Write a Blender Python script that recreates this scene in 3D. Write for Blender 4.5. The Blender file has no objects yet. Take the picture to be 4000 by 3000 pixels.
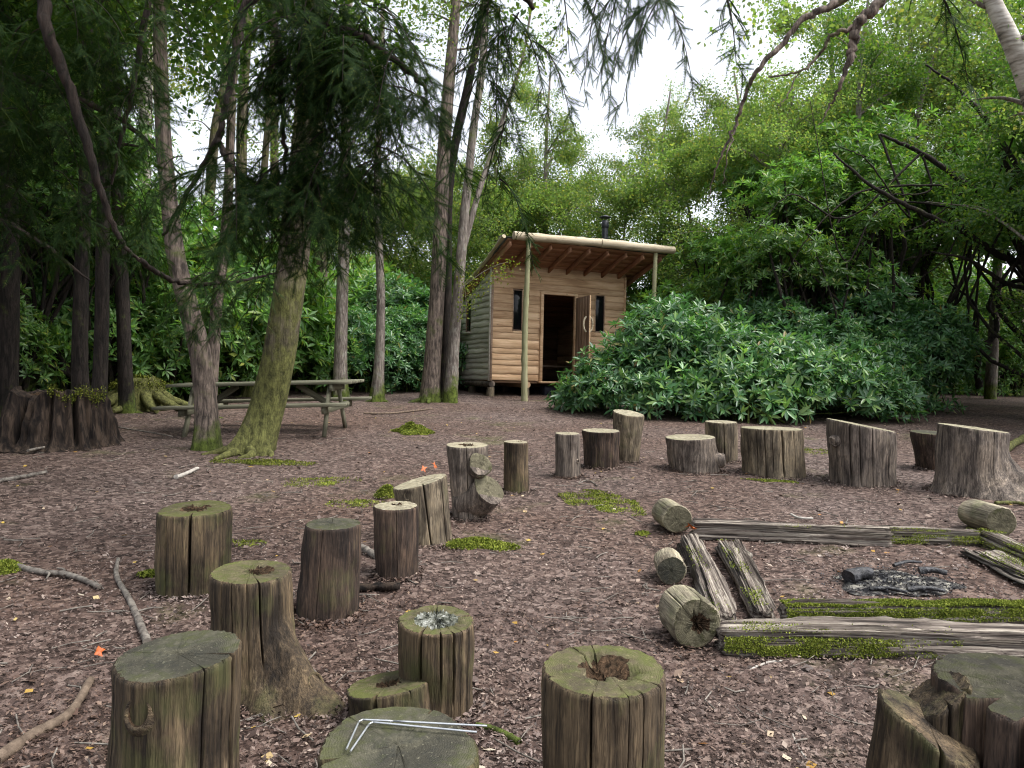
import bpy, math
import numpy as np
from mathutils import Matrix, Vector

# ------------------------------------------------------------------ camera, world, sun, exposure
K = 4000.0 / 2212.0                      # photograph pixels are quoted at 2212 x 1659
FPX, ROLL, EYE, SLOPE = 2900.0, 0.0223, 1.5, 0.055
PITCH = 16.0 / FPX
scene = bpy.context.scene
COL = scene.collection
cam = bpy.data.cameras.new('camera')
cam.sensor_width = 36.0
cam.lens = 36.0 * FPX / 4000.0
cam.clip_start, cam.clip_end = 0.05, 600.0
cam_ob = bpy.data.objects.new('camera', cam)
COL.objects.link(cam_ob)
_R0 = np.array([1.0, 0, 0]); _U0 = np.array([0, math.sin(PITCH), math.cos(PITCH)]); _F0 = np.array([0, math.cos(PITCH), -math.sin(PITCH)])
_cr, _sr = math.cos(ROLL), math.sin(ROLL)
_r = _cr * _R0 + _sr * _U0; _u = -_sr * _R0 + _cr * _U0
cam_ob.matrix_world = Matrix(((_r[0], _u[0], -_F0[0], 0), (_r[1], _u[1], -_F0[1], 0), (_r[2], _u[2], -_F0[2], EYE), (0, 0, 0, 1)))
scene.camera = cam_ob

SUN_AZ, SUN_EL = math.radians(105), math.radians(60)      # azimuth from +Y towards +X
world = bpy.data.worlds.new('World'); scene.world = world; world.use_nodes = True
wn = world.node_tree; wn.nodes.clear()
sky = wn.nodes.new('ShaderNodeTexSky'); sky.sky_type = 'NISHITA'; sky.sun_disc = False
sky.sun_elevation = SUN_EL; sky.sun_rotation = SUN_AZ
sky.air_density = 1.0; sky.dust_density = 3.0; sky.ozone_density = 1.0
hsv = wn.nodes.new('ShaderNodeHueSaturation'); hsv.inputs['Saturation'].default_value = 0.28
bg = wn.nodes.new('ShaderNodeBackground'); bg.inputs['Strength'].default_value = 0.15
wo = wn.nodes.new('ShaderNodeOutputWorld')
wn.links.new(sky.outputs[0], hsv.inputs['Color']); wn.links.new(hsv.outputs[0], bg.inputs['Color']); wn.links.new(bg.outputs[0], wo.inputs[0])
sun = bpy.data.lights.new('sun', 'SUN'); sun.energy = 1.5; sun.angle = math.radians(35); sun.color = (1.0, 0.96, 0.9)
sun_ob = bpy.data.objects.new('sun', sun); COL.objects.link(sun_ob)
sd = Vector((math.sin(SUN_AZ) * math.cos(SUN_EL), math.cos(SUN_AZ) * math.cos(SUN_EL), math.sin(SUN_EL)))
sun_ob.rotation_euler = sd.to_track_quat('Z', 'Y').to_euler(); sun_ob.location = (0, 0, 40)
vs = scene.view_settings
vs.view_transform = 'Standard'; vs.look = 'None'; vs.gamma = 1.0; vs.use_curve_mapping = False
vs.exposure = 1.35
cy = scene.cycles
cy.max_bounces = 6; cy.diffuse_bounces = 4; cy.glossy_bounces = 2; cy.transmission_bounces = 3; cy.transparent_max_bounces = 4
cy.use_denoising = True; cy.pixel_filter_type = 'BLACKMAN_HARRIS'; cy.filter_width = 1.1; cy.sample_clamp_indirect = 4.0
cy.caustics_reflective = False; cy.caustics_refractive = False

# ------------------------------------------------------------------ projection helpers (photo pixel -> real place)
EYEV = np.array([0, 0, EYE])
def ray(u, v):
    a = (u * K - 2000) / FPX; c = -(v * K - 1500) / FPX
    a, c = a * _cr - c * _sr, a * _sr + c * _cr
    return a * _R0 + c * _U0 + _F0
def p(u, v, y):
    d = ray(u, v); return EYEV + d * (y / d[1])
def g(u, v):
    d = ray(u, v); t = EYE / (SLOPE * d[1] - d[2]); q = EYEV + t * d
    return np.array([q[0], q[1], gz(q[0], q[1])])
def gz(x, y):
    x = np.asarray(x, float); y = np.asarray(y, float)
    base = SLOPE * (y - 0.5 * np.log1p(np.exp((y - 30.0) / 2.0)) * 2.0)
    n = 0.010 * np.sin(1.7 * x + 0.6 * y) + 0.010 * np.sin(0.9 * y - 1.3 * x + 1.0) + 0.006 * np.sin(3.9 * x + 1) * np.sin(3.3 * y + 2)
    return base + n
PXM = FPX / K                            # pixels (2212 scale) per metre at one metre

# ------------------------------------------------------------------ mesh helpers
def mesh(name, V, faces, mats=(), smooth=False, mi=None):
    """faces: list of int arrays (m,3) or (m,4)"""
    V = np.ascontiguousarray(np.asarray(V, np.float32).reshape(-1, 3))
    if not isinstance(faces, (list, tuple)): faces = [faces]
    faces = [np.asarray(f, np.int32) for f in faces if len(f)]
    me = bpy.data.meshes.new(name)
    loops = np.concatenate([f.ravel() for f in faces])
    tot = np.concatenate([np.full(len(f), f.shape[1], np.int32) for f in faces])
    start = np.concatenate([[0], np.cumsum(tot)[:-1]]).astype(np.int32)
    me.vertices.add(len(V)); me.vertices.foreach_set('co', V.ravel())
    me.loops.add(len(loops)); me.loops.foreach_set('vertex_index', loops)
    me.polygons.add(len(tot)); me.polygons.foreach_set('loop_start', start); me.polygons.foreach_set('loop_total', tot)
    if smooth: me.polygons.foreach_set('use_smooth', np.ones(len(tot), bool))
    for m in (mats if isinstance(mats, (list, tuple)) else [mats]): me.materials.append(m)
    if mi is not None: me.polygons.foreach_set('material_index', np.asarray(mi, np.int32))
    me.update(calc_edges=True); me.validate()
    return me
def ob(name, me, parent=None, loc=None, rot=None):
    o = bpy.data.objects.new(name, me); COL.objects.link(o)
    if parent is not None: o.parent = parent
    if loc is not None: o.location = loc
    if rot is not None: o.rotation_euler = rot
    return o
def empty(name, loc=(0, 0, 0), rot=(0, 0, 0)):
    o = bpy.data.objects.new(name, None); COL.objects.link(o); o.location = loc; o.rotation_euler = rot
    o.empty_display_size = 0.2
    return o
def tag(o, label, cat, group=None):
    o['label'] = label; o['category'] = cat
    if group: o['group'] = group
    return o
def struct(o): o['kind'] = 'structure'; return o
def stuff(o, label=None, cat=None):
    o['kind'] = 'stuff'
    if label: o['label'] = label
    if cat: o['category'] = cat
    return o
def copy_tree(o, parent=None):
    c = o.copy(); COL.objects.link(c); c.parent = parent
    for ch in list(o.children): copy_tree(ch, c)
    return c
class MB:
    def __init__(s): s.V = []; s.F = {}; s.n = 0
    def add(s, V, *faces):
        V = np.asarray(V, float).reshape(-1, 3)
        for f in faces:
            f = np.asarray(f, np.int64)
            if len(f): s.F.setdefault(f.shape[1], []).append(f + s.n)
        s.V.append(V); s.n += len(V); return s
    def mesh(s, name, mats, smooth=False):
        return mesh(name, np.concatenate(s.V), [np.concatenate(x) for x in s.F.values()], mats, smooth)
BOXF = np.array([[0, 3, 2, 1], [4, 5, 6, 7], [0, 1, 5, 4], [1, 2, 6, 5], [2, 3, 7, 6], [3, 0, 4, 7]])
def boxv(a, b):
    (x0, y0, z0), (x1, y1, z1) = a, b
    return np.array([[x0, y0, z0], [x1, y0, z0], [x1, y1, z0], [x0, y1, z0], [x0, y0, z1], [x1, y0, z1], [x1, y1, z1], [x0, y1, z1]], float)
def plank_geo(rng, L, W, T, n=8, wob=0.004, cham=0.006):
    """a sawn plank along x, centred in y/z, eight-sided section with uneven edges"""
    xs = np.linspace(-L / 2, L / 2, n + 1)
    prof = np.array([[-W/2+cham, -T/2], [W/2-cham, -T/2], [W/2, -T/2+cham], [W/2, T/2-cham], [W/2-cham, T/2], [-W/2+cham, T/2], [-W/2, T/2-cham], [-W/2, -T/2+cham]])
    m = len(prof); V = np.zeros((n + 1, m, 3))
    V[:, :, 0] = xs[:, None]; V[:, :, 1:] = prof[None]
    V[:, :, 1] += rng.normal(0, wob, (n + 1, 1)) + rng.normal(0, wob * .4, (n + 1, m)); V[:, :, 2] += rng.normal(0, wob * .5, (n + 1, 1))
    return V.reshape(-1, 3), loftf(n + 1, m), [np.arange(m)[::-1], np.arange(m) + n * m]
def loftf(n, m, closed=True):
    i = np.arange(n - 1)[:, None]; j = np.arange(m if closed else m - 1)[None]
    a = i * m + j; b = i * m + (j + 1) % m
    return np.stack([a, b, b + m, a + m], -1).reshape(-1, 4)
def add_plank(mb, rng, L, W, T, M=None, **k):
    V, f, caps = plank_geo(rng, L, W, T, **k)
    if M is not None:
        M = np.array(M); V = V @ M[:3, :3].T + M[:3, 3]
    mb.add(V, f, *[np.array([c]) for c in caps])
def plank(name, rng, A, B, W, T, mat_, parent, up=(0, 0, 1), **k):
    """plank part between points A and B (parent space); T measured along up"""
    A = Vector(A); B = Vector(B); d = B - A; L = d.length; x = d.normalized(); z = Vector(up); y = z.cross(x).normalized(); z = x.cross(y)
    mb = MB(); add_plank(mb, rng, L, W, T, **k)
    o = ob(name, mb.mesh(name, mat_), parent)
    o.matrix_local = Matrix(((x[0], y[0], z[0], (A[0]+B[0])/2), (x[1], y[1], z[1], (A[1]+B[1])/2), (x[2], y[2], z[2], (A[2]+B[2])/2), (0, 0, 0, 1)))
    return o
def smooth_path(P, n):
    """Catmull-Rom through the points"""
    P = np.asarray(P, float); t = np.linspace(0, len(P) - 1, n); Q = np.vstack([2*P[0]-P[1], P, 2*P[-1]-P[-2]])
    i = np.minimum(t.astype(int), len(P) - 2); f = (t - i)[:, None]
    a, b, c, d = Q[i], Q[i+1], Q[i+2], Q[i+3]
    return 0.5 * (2*b + (c-a)*f + (2*a-5*b+4*c-d)*f**2 + (3*b-a-3*c+d)*f**3)
def tube_geo(P, R, m=8, rng=None, rough=0.0, cap=True, lobes=None):
    P = np.asarray(P, float); n = len(P); R = np.broadcast_to(np.asarray(R, float), (n,))
    T = np.gradient(P, axis=0); T /= np.linalg.norm(T, axis=1, keepdims=True) + 1e-9
    ref = np.array([0, 0, 1.0]) if abs(T[0, 2]) < .9 else np.array([0, 1.0, 0])
    U = np.zeros_like(P); u = np.cross(T[0], ref); u /= np.linalg.norm(u)
    for i in range(n):
        u = u - T[i] * np.dot(u, T[i]); u /= np.linalg.norm(u) + 1e-9; U[i] = u
    W = np.cross(T, U)
    th = np.linspace(0, 2*np.pi, m, endpoint=False)
    rad = np.broadcast_to(R[:, None], (n, m)).copy()
    if rough and rng is not None: rad *= 1 + rough * rng.normal(0, 1, (n, m))
    if lobes is not None: rad = rad * lobes
    V = P[:, None] + rad[:, :, None] * (np.cos(th)[None, :, None] * U[:, None] + np.sin(th)[None, :, None] * W[:, None])
    V = V.reshape(-1, 3); f = [loftf(n, m)]
    if cap:
        c0 = len(V); V = np.vstack([V, P[0], P[-1], V[:m], V[-m:]])
        j = np.arange(m); tri = np.vstack([np.stack([np.full(m, c0), (j+1) % m + c0+2, j + c0+2], 1), np.stack([np.full(m, c0+1), j + c0+2+m, (j+1) % m + c0+2+m], 1)])
        f.append(tri)
    return V, f
def basis(A, rng):
    """orthonormal frames whose z is A with a random spin"""
    A = A / (np.linalg.norm(A, axis=1, keepdims=True) + 1e-9)
    r = rng.normal(size=A.shape); X = r - A * np.sum(r * A, 1, keepdims=True); X /= np.linalg.norm(X, axis=1, keepdims=True) + 1e-9
    return np.stack([X, np.cross(A, X), A], -1)
def scatter(Vt, Ft, P, B, s):
    """copies of template Vt at P with frames B and scale s, as one vertex array and face array"""
    n, m = len(P), len(Vt)
    V = np.einsum('nij,mj->nmi', B, Vt) * np.asarray(s).reshape(-1, 1, 1) + P[:, None]
    return V.reshape(-1, 3), [(f[None] + (np.arange(n) * m)[:, None, None]).reshape(-1, f.shape[1]) for f in Ft]
def leaf_cloud(P, D, N, L, W, fold=0.25):
    """diamond leaves of two triangles folded along the rib"""
    D = D / (np.linalg.norm(D, axis=1, keepdims=True) + 1e-9)
    N = N - D * np.sum(N * D, 1, keepdims=True); N /= np.linalg.norm(N, axis=1, keepdims=True) + 1e-9
    S = np.cross(D, N); L = L[:, None]; W = W[:, None]
    V = np.stack([P, P + D*L*.45 + S*W*.5 + N*W*fold, P + D*L, P + D*L*.45 - S*W*.5 + N*W*fold], 1)
    n = len(P); b = (np.arange(n) * 4)[:, None]
    return V.reshape(-1, 3), np.concatenate([b + [0, 1, 2], b + [0, 2, 3]])
def unit(rng, n):
    v = rng.normal(size=(n, 3)); return v / np.linalg.norm(v, axis=1, keepdims=True)

# ------------------------------------------------------------------ materials
def newmat(name):
    m = bpy.data.materials.new(name); m.use_nodes = True; nt = m.node_tree
    b = nt.nodes['Principled BSDF']; return m, nt, b
def nd(nt, t, **k):
    n = nt.nodes.new(t)
    for a, v in k.items():
        if a in n.inputs: n.inputs[a].default_value = v
        else: setattr(n, a, v)
    return n
def ramp(nt, fac, stops):
    r = nt.nodes.new('ShaderNodeValToRGB'); e = r.color_ramp.elements
    while len(e) < len(stops): e.new(0.5)
    for x, (pos, c) in zip(e, stops): x.position = pos; x.color = (*c, 1)
    nt.links.new(fac, r.inputs[0]); return r.outputs[0]
def mixc(nt, fac, a, b, mode='MIX'):
    m = nt.nodes.new('ShaderNodeMix'); m.data_type = 'RGBA'; m.blend_type = mode
    for sock, v in ((m.inputs[0], fac), (m.inputs[6], a), (m.inputs[7], b)):
        if isinstance(v, (int, float)): sock.default_value = v
        elif isinstance(v, tuple): sock.default_value = (*v, 1)
        else: nt.links.new(v, sock)
    return m.outputs[2]
def mth(nt, op, a, b=0.0):
    m = nt.nodes.new('ShaderNodeMath'); m.operation = op
    for s, v in ((m.inputs[0], a), (m.inputs[1], b)):
        if isinstance(v, (int, float)): s.default_value = v
        else: nt.links.new(v, s)
    return m.outputs[0]
def noise(nt, vec, scale, detail=4.0, rough=0.55, dist=0.0):
    n = nd(nt, 'ShaderNodeTexNoise', Scale=scale, Detail=detail, Roughness=rough, Distortion=dist)
    if vec is not None: nt.links.new(vec, n.inputs['Vector'])
    return n.outputs['Fac']
def coords(nt, scale=(1, 1, 1), kind='Object', offs=None):
    tc = nt.nodes.new('ShaderNodeTexCoord'); mp = nt.nodes.new('ShaderNodeMapping'); mp.inputs['Scale'].default_value = scale
    nt.links.new(tc.outputs[kind], mp.inputs['Vector'])
    if offs is not None: nt.links.new(offs, mp.inputs['Location'])
    return mp.outputs[0]
def bump(nt, b, h, strength=0.3, dist=0.01):
    n = nd(nt, 'ShaderNodeBump', Strength=strength, Distance=dist); nt.links.new(h, n.inputs['Height']); nt.links.new(n.outputs[0], b.inputs['Normal'])
def island(nt): return nt.nodes.new('ShaderNodeNewGeometry').outputs['Random Per Island']
def objrand(nt): return nt.nodes.new('ShaderNodeObjectInfo').outputs['Random']
def upness(nt):
    gN = nt.nodes.new('ShaderNodeNewGeometry'); s = nt.nodes.new('ShaderNodeSeparateXYZ'); nt.links.new(gN.outputs['Normal'], s.inputs[0]); return s.outputs[2]

def leaf_mat(name, stops, trans, tamt=0.3, rough=0.4, spec=0.5, ovar=0.25):
    m, nt, b = newmat(name)
    f = island(nt); o = objrand(nt)
    c = ramp(nt, f, stops)
    h = nd(nt, 'ShaderNodeHueSaturation'); nt.links.new(c, h.inputs['Color'])
    v = mth(nt, 'ADD', mth(nt, 'MULTIPLY', o, ovar * 2), 1 - ovar); nt.links.new(v, h.inputs['Value'])
    nt.links.new(h.outputs[0], b.inputs['Base Color'])
    b.inputs['Roughness'].default_value = rough; b.inputs['Specular IOR Level'].default_value = spec
    t = nt.nodes.new('ShaderNodeBsdfTranslucent'); nt.links.new(mixc(nt, 1.0, h.outputs[0], trans, 'MULTIPLY'), t.inputs['Color'])
    mx = nt.nodes.new('ShaderNodeMixShader'); mx.inputs[0].default_value = tamt
    nt.links.new(b.outputs[0], mx.inputs[1]); nt.links.new(t.outputs[0], mx.inputs[2])
    nt.links.new(mx.outputs[0], nt.nodes['Material Output'].inputs['Surface'])
    return m
M = {}
M['rhodo'] = leaf_mat('rhododendron_leaf', [(0, (.045, .115, .05)), (.5, (.080, .19, .075)), (.85, (.125, .26, .085)), (.975, (.19, .30, .085)), (1, (.30, .20, .06))], (2.0, 2.3, 1.1), .25, .33, .55)
M['rhodo_far'] = leaf_mat('thicket_leaf', [(0, (.055, .12, .036)), (.5, (.092, .195, .052)), (.85, (.14, .25, .062)), (1, (.24, .26, .06))], (2.2, 2.4, 1.0), .34, .40, .45)
M['leafy'] = leaf_mat('woodland_leaf', [(0, (.075, .135, .038)), (.5, (.115, .18, .052)), (.85, (.16, .215, .06)), (1, (.25, .235, .06))], (1.9, 2.0, 1.1), .5, .5, .2)
M['leafy_dark'] = leaf_mat('shade_leaf', [(0, (.04, .09, .024)), (.6, (.065, .13, .03)), (1, (.13, .17, .035))], (2.2, 2.4, .9), .42, .5, .3)
M['yew'] = leaf_mat('yew_needle', [(0, (.009, .022, .008)), (.6, (.017, .038, .011)), (.93, (.035, .065, .016)), (1, (.10, .11, .025))], (2.4, 2.8, .9), .2, .7, .06)
M['birch_leaf'] = leaf_mat('birch_leaf', [(0, (.12, .19, .03)), (.6, (.17, .23, .035)), (1, (.30, .26, .04))], (1.8, 1.8, .8), .45, .5, .3)

def bark_mat(name, c_dark, c_light, moss=0.3, moss_c=(.075, .10, .018), mh=1.0, sc=1.0, lichen=0.0):
    """tree bark in world metres: streaks along the stem, moss on shaded and low parts"""
    m, nt, b = newmat(name)
    v = coords(nt, (14*sc, 14*sc, 2.5*sc)); n1 = noise(nt, v, 1.6, 6, .65, .4)
    v2 = coords(nt, (3, 3, 3)); n2 = noise(nt, v2, 1.0, 5, .6)
    c = ramp(nt, mth(nt, 'ADD', mth(nt, 'MULTIPLY', n1, .7), mth(nt, 'MULTIPLY', n2, .3)), [(.41, c_dark), (.5, tuple((a+b_)/2.2 for a, b_ in zip(c_dark, c_light))), (.59, c_light)])
    if lichen:
        n4 = noise(nt, coords(nt, (9, 9, 5)), 1.0, 3, .5); c = mixc(nt, mth(nt, 'MULTIPLY', ramp(nt, n4, [(.56, (0, 0, 0)), (.64, (1, 1, 1))]), lichen), c, (.36, .37, .32))
    s = nt.nodes.new('ShaderNodeSeparateXYZ'); nt.links.new(coords(nt), s.inputs[0])
    low = mth(nt, 'MAXIMUM', mth(nt, 'SUBTRACT', 1.0, mth(nt, 'DIVIDE', s.outputs[2], mh)), 0.0)
    k = mth(nt, 'ADD', mth(nt, 'MULTIPLY', n2, 2.2), mth(nt, 'ADD', mth(nt, 'MULTIPLY', low, .75), moss - 1.45))
    mk = ramp(nt, k, [(.02, (0, 0, 0)), (.42, (1, 1, 1))])
    n3 = noise(nt, coords(nt, (16, 16, 9)), 1.0, 8, .75)
    mc = mixc(nt, ramp(nt, n3, [(.38, (0, 0, 0)), (.62, (1, 1, 1))]), tuple(x * .35 for x in moss_c), tuple(x * 1.5 for x in moss_c))
    nt.links.new(mixc(nt, mk, c, mc), b.inputs['Base Color']); b.inputs['Roughness'].default_value = .85; b.inputs['Specular IOR Level'].default_value = .25
    bump(nt, b, mth(nt, 'ADD', n1, mth(nt, 'MULTIPLY', n3, .6)), 1.0, .035)
    return m
M['bark'] = bark_mat('bark_brown', (.05, .04, .034), (.25, .195, .16), .25, mh=.6)
M['bark_moss'] = bark_mat('bark_mossy', (.05, .042, .028), (.22, .185, .13), .44, (.11, .112, .036), 2.4)
M['bark_grey'] = bark_mat('bark_grey', (.11, .09, .078), (.30, .26, .225), .24, (.09, .12, .02), .8, 1.3, .35)
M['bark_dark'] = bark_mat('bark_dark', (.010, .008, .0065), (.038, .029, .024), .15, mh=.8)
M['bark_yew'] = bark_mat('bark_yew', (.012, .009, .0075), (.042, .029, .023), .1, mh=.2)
def birch_mat():
    m, nt, b = newmat('bark_birch')
    n1 = noise(nt, coords(nt, (5, 5, 26)), 1.0, 4, .6); n2 = noise(nt, coords(nt, (2, 2, 3)), 1.3, 4)
    c = ramp(nt, mth(nt, 'ADD', mth(nt, 'MULTIPLY', n1, .6), mth(nt, 'MULTIPLY', n2, .4)), [(.36, (.05, .045, .04)), (.45, (.28, .25, .21)), (.58, (.55, .52, .47))])
    nt.links.new(c, b.inputs['Base Color']); b.inputs['Roughness'].default_value = .7; bump(nt, b, n1, .4, .01); return m
M['birch'] = birch_mat()

def stump_mat(name, dark, light, green=0.35, green_c=(.07, .08, .025)):
    """debarked log side: fibre streaks, green film near the top rim and the foot, damp patches"""
    m, nt, b = newmat(name)
    o = objrand(nt); off = nt.nodes.new('ShaderNodeCombineXYZ')
    for i in range(3): nt.links.new(mth(nt, 'MULTIPLY', o, 37.0), off.inputs[i])
    n1 = noise(nt, coords(nt, (46, 46, 2.2), offs=off.outputs[0]), 1.0, 5, .65, .3)
    n2 = noise(nt, coords(nt, (9, 9, 1.6), offs=off.outputs[0]), 1.0, 5, .6, .5)
    n3 = noise(nt, coords(nt, (150, 150, 9), offs=off.outputs[0]), 1.0, 3, .6)
    n5 = noise(nt, coords(nt, (4, 4, 4), offs=off.outputs[0]), 1.0, 4, .6)
    c = ramp(nt, mth(nt, 'ADD', mth(nt, 'MULTIPLY', n1, .55), mth(nt, 'MULTIPLY', n2, .45)), [(.40, dark), (.48, tuple(a*.6+b2*.4 for a, b2 in zip(dark, light))), (.54, tuple(a*.35+b2*.65 for a, b2 in zip(dark, light))), (.61, tuple(x*1.25 for x in light))])
    c = mixc(nt, mth(nt, 'MULTIPLY', ramp(nt, n3, [(.40, (1, 1, 1)), (.52, (0, 0, 0))]), .5), c, tuple(x * .6 for x in dark))
    n6 = noise(nt, coords(nt, (7, 7, 3), offs=off.outputs[0]), 1.0, 6, .65, .6); c = mixc(nt, 1.0, c, ramp(nt, n6, [(.38, (.45, .43, .42)), (.5, (.9, .9, .9)), (.62, (1.2, 1.18, 1.12))]), 'MULTIPLY')
    gm = ramp(nt, mth(nt, 'ADD', mth(nt, 'ADD', mth(nt, 'MULTIPLY', n5, .75), mth(nt, 'MULTIPLY', n1, .25)), green - .5), [(.30, (0, 0, 0)), (.46, (1, 1, 1))])
    c = mixc(nt, mth(nt, 'MULTIPLY', gm, .65), c, green_c)
    nt.links.new(c, b.inputs['Base Color']); b.inputs['Roughness'].default_value = .8; b.inputs['Specular IOR Level'].default_value = .3
    bump(nt, b, mth(nt, 'ADD', n1, mth(nt, 'MULTIPLY', n3, .5)), .9, .012)
    return m
M['st_brown'] = stump_mat('log_side_brown', (.028, .020, .013), (.155, .112, .068), .30)
M['st_dark'] = stump_mat('log_side_dark', (.024, .017, .014), (.12, .08, .058), .24)
M['st_tan'] = stump_mat('log_side_tan', (.06, .047, .034), (.28, .225, .155), .24)
M['st_grey'] = stump_mat('log_side_grey', (.055, .044, .038), (.27, .22, .18), .18)
M['st_lying'] = stump_mat('log_side_pale', (.16, .14, .10), (.42, .37, .27), .3, (.17, .18, .09))
def top_mat(name, c1, c2, green=0.4, green_c=(.14, .17, .045), dark=(.05, .05, .04)):
    """sawn end: growth rings, radial checks, algae towards the rim, dark damp patches"""
    m, nt, b = newmat(name)
    v = coords(nt); o = objrand(nt); off = nt.nodes.new('ShaderNodeCombineXYZ')
    for i in range(3): nt.links.new(mth(nt, 'MULTIPLY', o, 53.0), off.inputs[i])
    nA = noise(nt, coords(nt, (5, 5, 5), offs=off.outputs[0]), 1.0, 5, .6); nB = noise(nt, coords(nt, (22, 22, 22), offs=off.outputs[0]), 1.0, 5, .65)
    sep = nt.nodes.new('ShaderNodeSeparateXYZ'); nt.links.new(v, sep.inputs[0])
    r2 = mth(nt, 'SQRT', mth(nt, 'ADD', mth(nt, 'MULTIPLY', sep.outputs[0], sep.outputs[0]), mth(nt, 'MULTIPLY', sep.outputs[1], sep.outputs[1])))
    rr = mth(nt, 'ADD', mth(nt, 'ADD', r2, mth(nt, 'MULTIPLY', nA, .09)), mth(nt, 'MULTIPLY', nB, .012))
    ring = mth(nt, 'ADD', mth(nt, 'MULTIPLY', mth(nt, 'SINE', mth(nt, 'MULTIPLY', rr, 800.0)), .5), .5)
    c = mixc(nt, ramp(nt, nA, [(.40, (0, 0, 0)), (.58, (1, 1, 1))]), c1, c2)
    c = mixc(nt, mth(nt, 'MULTIPLY', mth(nt, 'MULTIPLY', ring, ramp(nt, noise(nt, coords(nt, (13, 13, 13), offs=off.outputs[0]), 1.0, 3), [(.48, (0, 0, 0)), (.66, (1, 1, 1))])), .22), c, tuple(x * .4 for x in c1))
    c = mixc(nt, mth(nt, 'MULTIPLY', ramp(nt, mth(nt, 'ADD', mth(nt, 'MULTIPLY', nB, .6), mth(nt, 'MULTIPLY', nA, .4)), [(.46, (0, 0, 0)), (.58, (1, 1, 1))]), .75), c, dark)
    c = mixc(nt, mth(nt, 'MULTIPLY', ramp(nt, noise(nt, coords(nt, (70, 70, 70), offs=off.outputs[0]), 1.0, 3, .7), [(.60, (0, 0, 0)), (.70, (1, 1, 1))]), .5), c, tuple(min(.6, x * 2.2) for x in c2))
    gm = ramp(nt, mth(nt, 'ADD', mth(nt, 'ADD', nB, mth(nt, 'MULTIPLY', nA, .8)), mth(nt, 'ADD', mth(nt, 'MULTIPLY', r2, 1.2), green - 1.2)), [(.15, (0, 0, 0)), (.5, (1, 1, 1))])
    c = mixc(nt, mth(nt, 'MULTIPLY', gm, .75), c, green_c)
    nt.links.new(c, b.inputs['Base Color']); b.inputs['Roughness'].default_value = .8; b.inputs['Specular IOR Level'].default_value = .14
    bump(nt, b, mth(nt, 'ADD', mth(nt, 'MULTIPLY', ring, .07), nB), .8, .012)
    return m
M['top_green'] = top_mat('cut_face_green', (.070, .060, .038), (.135, .115, .068), .44, (.105, .118, .032), (.030, .029, .024))
M['top_pale'] = top_mat('cut_face_pale', (.27, .24, .165), (.42, .38, .27), .16, (.24, .25, .13), (.15, .13, .09))
M['top_dark'] = top_mat('cut_face_dark', (.030, .028, .022), (.060, .056, .038), .32, (.055, .06, .022), (.012, .011, .01))
M['top_slate'] = top_mat('cut_face_slate', (.046, .044, .034), (.095, .09, .064), .32, (.090, .095, .036), (.025, .027, .026))
M['end_shade'] = top_mat('log_end_shaded', (.10, .09, .06), (.16, .145, .095), .30, (.09, .10, .03), (.03, .027, .02))  # darkened pale cut face: shade on upright ends put into the colour
def plain(name, stops, scale=(6, 6, 6), rough=.8, spec=.3, bs=.4, bd=.01, detail=5, orand=0.0, dist=.3, metal=0.0):
    m, nt, b = newmat(name)
    off = None
    o = objrand(nt)
    cx = nt.nodes.new('ShaderNodeCombineXYZ')
    for i in range(3): nt.links.new(mth(nt, 'MULTIPLY', o, 19.0 + 7 * i), cx.inputs[i])
    n = noise(nt, coords(nt, scale, offs=cx.outputs[0]), 1.0, detail, .62, dist)
    c = ramp(nt, n, stops)
    if orand:
        h = nd(nt, 'ShaderNodeHueSaturation'); nt.links.new(c, h.inputs['Color']); nt.links.new(mth(nt, 'ADD', mth(nt, 'MULTIPLY', o, orand), 1 - orand / 2), h.inputs['Value']); c = h.outputs[0]
    nt.links.new(c, b.inputs['Base Color']); b.inputs['Roughness'].default_value = rough; b.inputs['Specular IOR Level'].default_value = spec; b.inputs['Metallic'].default_value = metal
    if bs: bump(nt, b, n, bs, bd)
    return m
def board_mat(name, stops, knots=True, orand=.25, grey=0.0):
    """sawn softwood with the grain along local x"""
    m, nt, b = newmat(name)
    o = objrand(nt); cx = nt.nodes.new('ShaderNodeCombineXYZ')
    for i in range(3): nt.links.new(mth(nt, 'MULTIPLY', o, 19.0 + 7 * i), cx.inputs[i])
    n1 = noise(nt, coords(nt, (1.6, 30, 30), offs=cx.outputs[0]), 1.0, 5, .62, .8); n2 = noise(nt, coords(nt, (.9, 3, 3), offs=cx.outputs[0]), 1.0, 4)
    c = ramp(nt, mth(nt, 'ADD', mth(nt, 'MULTIPLY', n1, .9), mth(nt, 'SUBTRACT', mth(nt, 'MULTIPLY', n2, .9), .4)), stops)
    if knots:
        vo = nd(nt, 'ShaderNodeTexVoronoi', Scale=1.0); nt.links.new(coords(nt, (2.2, 7, 7), offs=cx.outputs[0]), vo.inputs['Vector'])
        c = mixc(nt, mth(nt, 'MULTIPLY', ramp(nt, vo.outputs['Distance'], [(.05, (1, 1, 1)), (.10, (0, 0, 0))]), .75), c, tuple(x * .35 for x in stops[0][1]))
    h = nd(nt, 'ShaderNodeHueSaturation'); nt.links.new(c, h.inputs['Color']); nt.links.new(mth(nt, 'ADD', mth(nt, 'MULTIPLY', o, orand), 1 - orand / 2), h.inputs['Value'])
    nt.links.new(h.outputs[0], b.inputs['Base Color']); b.inputs['Roughness'].default_value = .75; b.inputs['Specular IOR Level'].default_value = .3
    bump(nt, b, n1, .35, .008); return m
M['larch'] = board_mat('larch_board', [(.3, (.36, .22, .12)), (.5, (.53, .35, .205)), (.7, (.65, .46, .29))])
M['larch_grey'] = board_mat('weathered_board', [(.3, (.32, .29, .25)), (.5, (.48, .44, .385)), (.7, (.60, .56, .49))], orand=.3)
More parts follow.
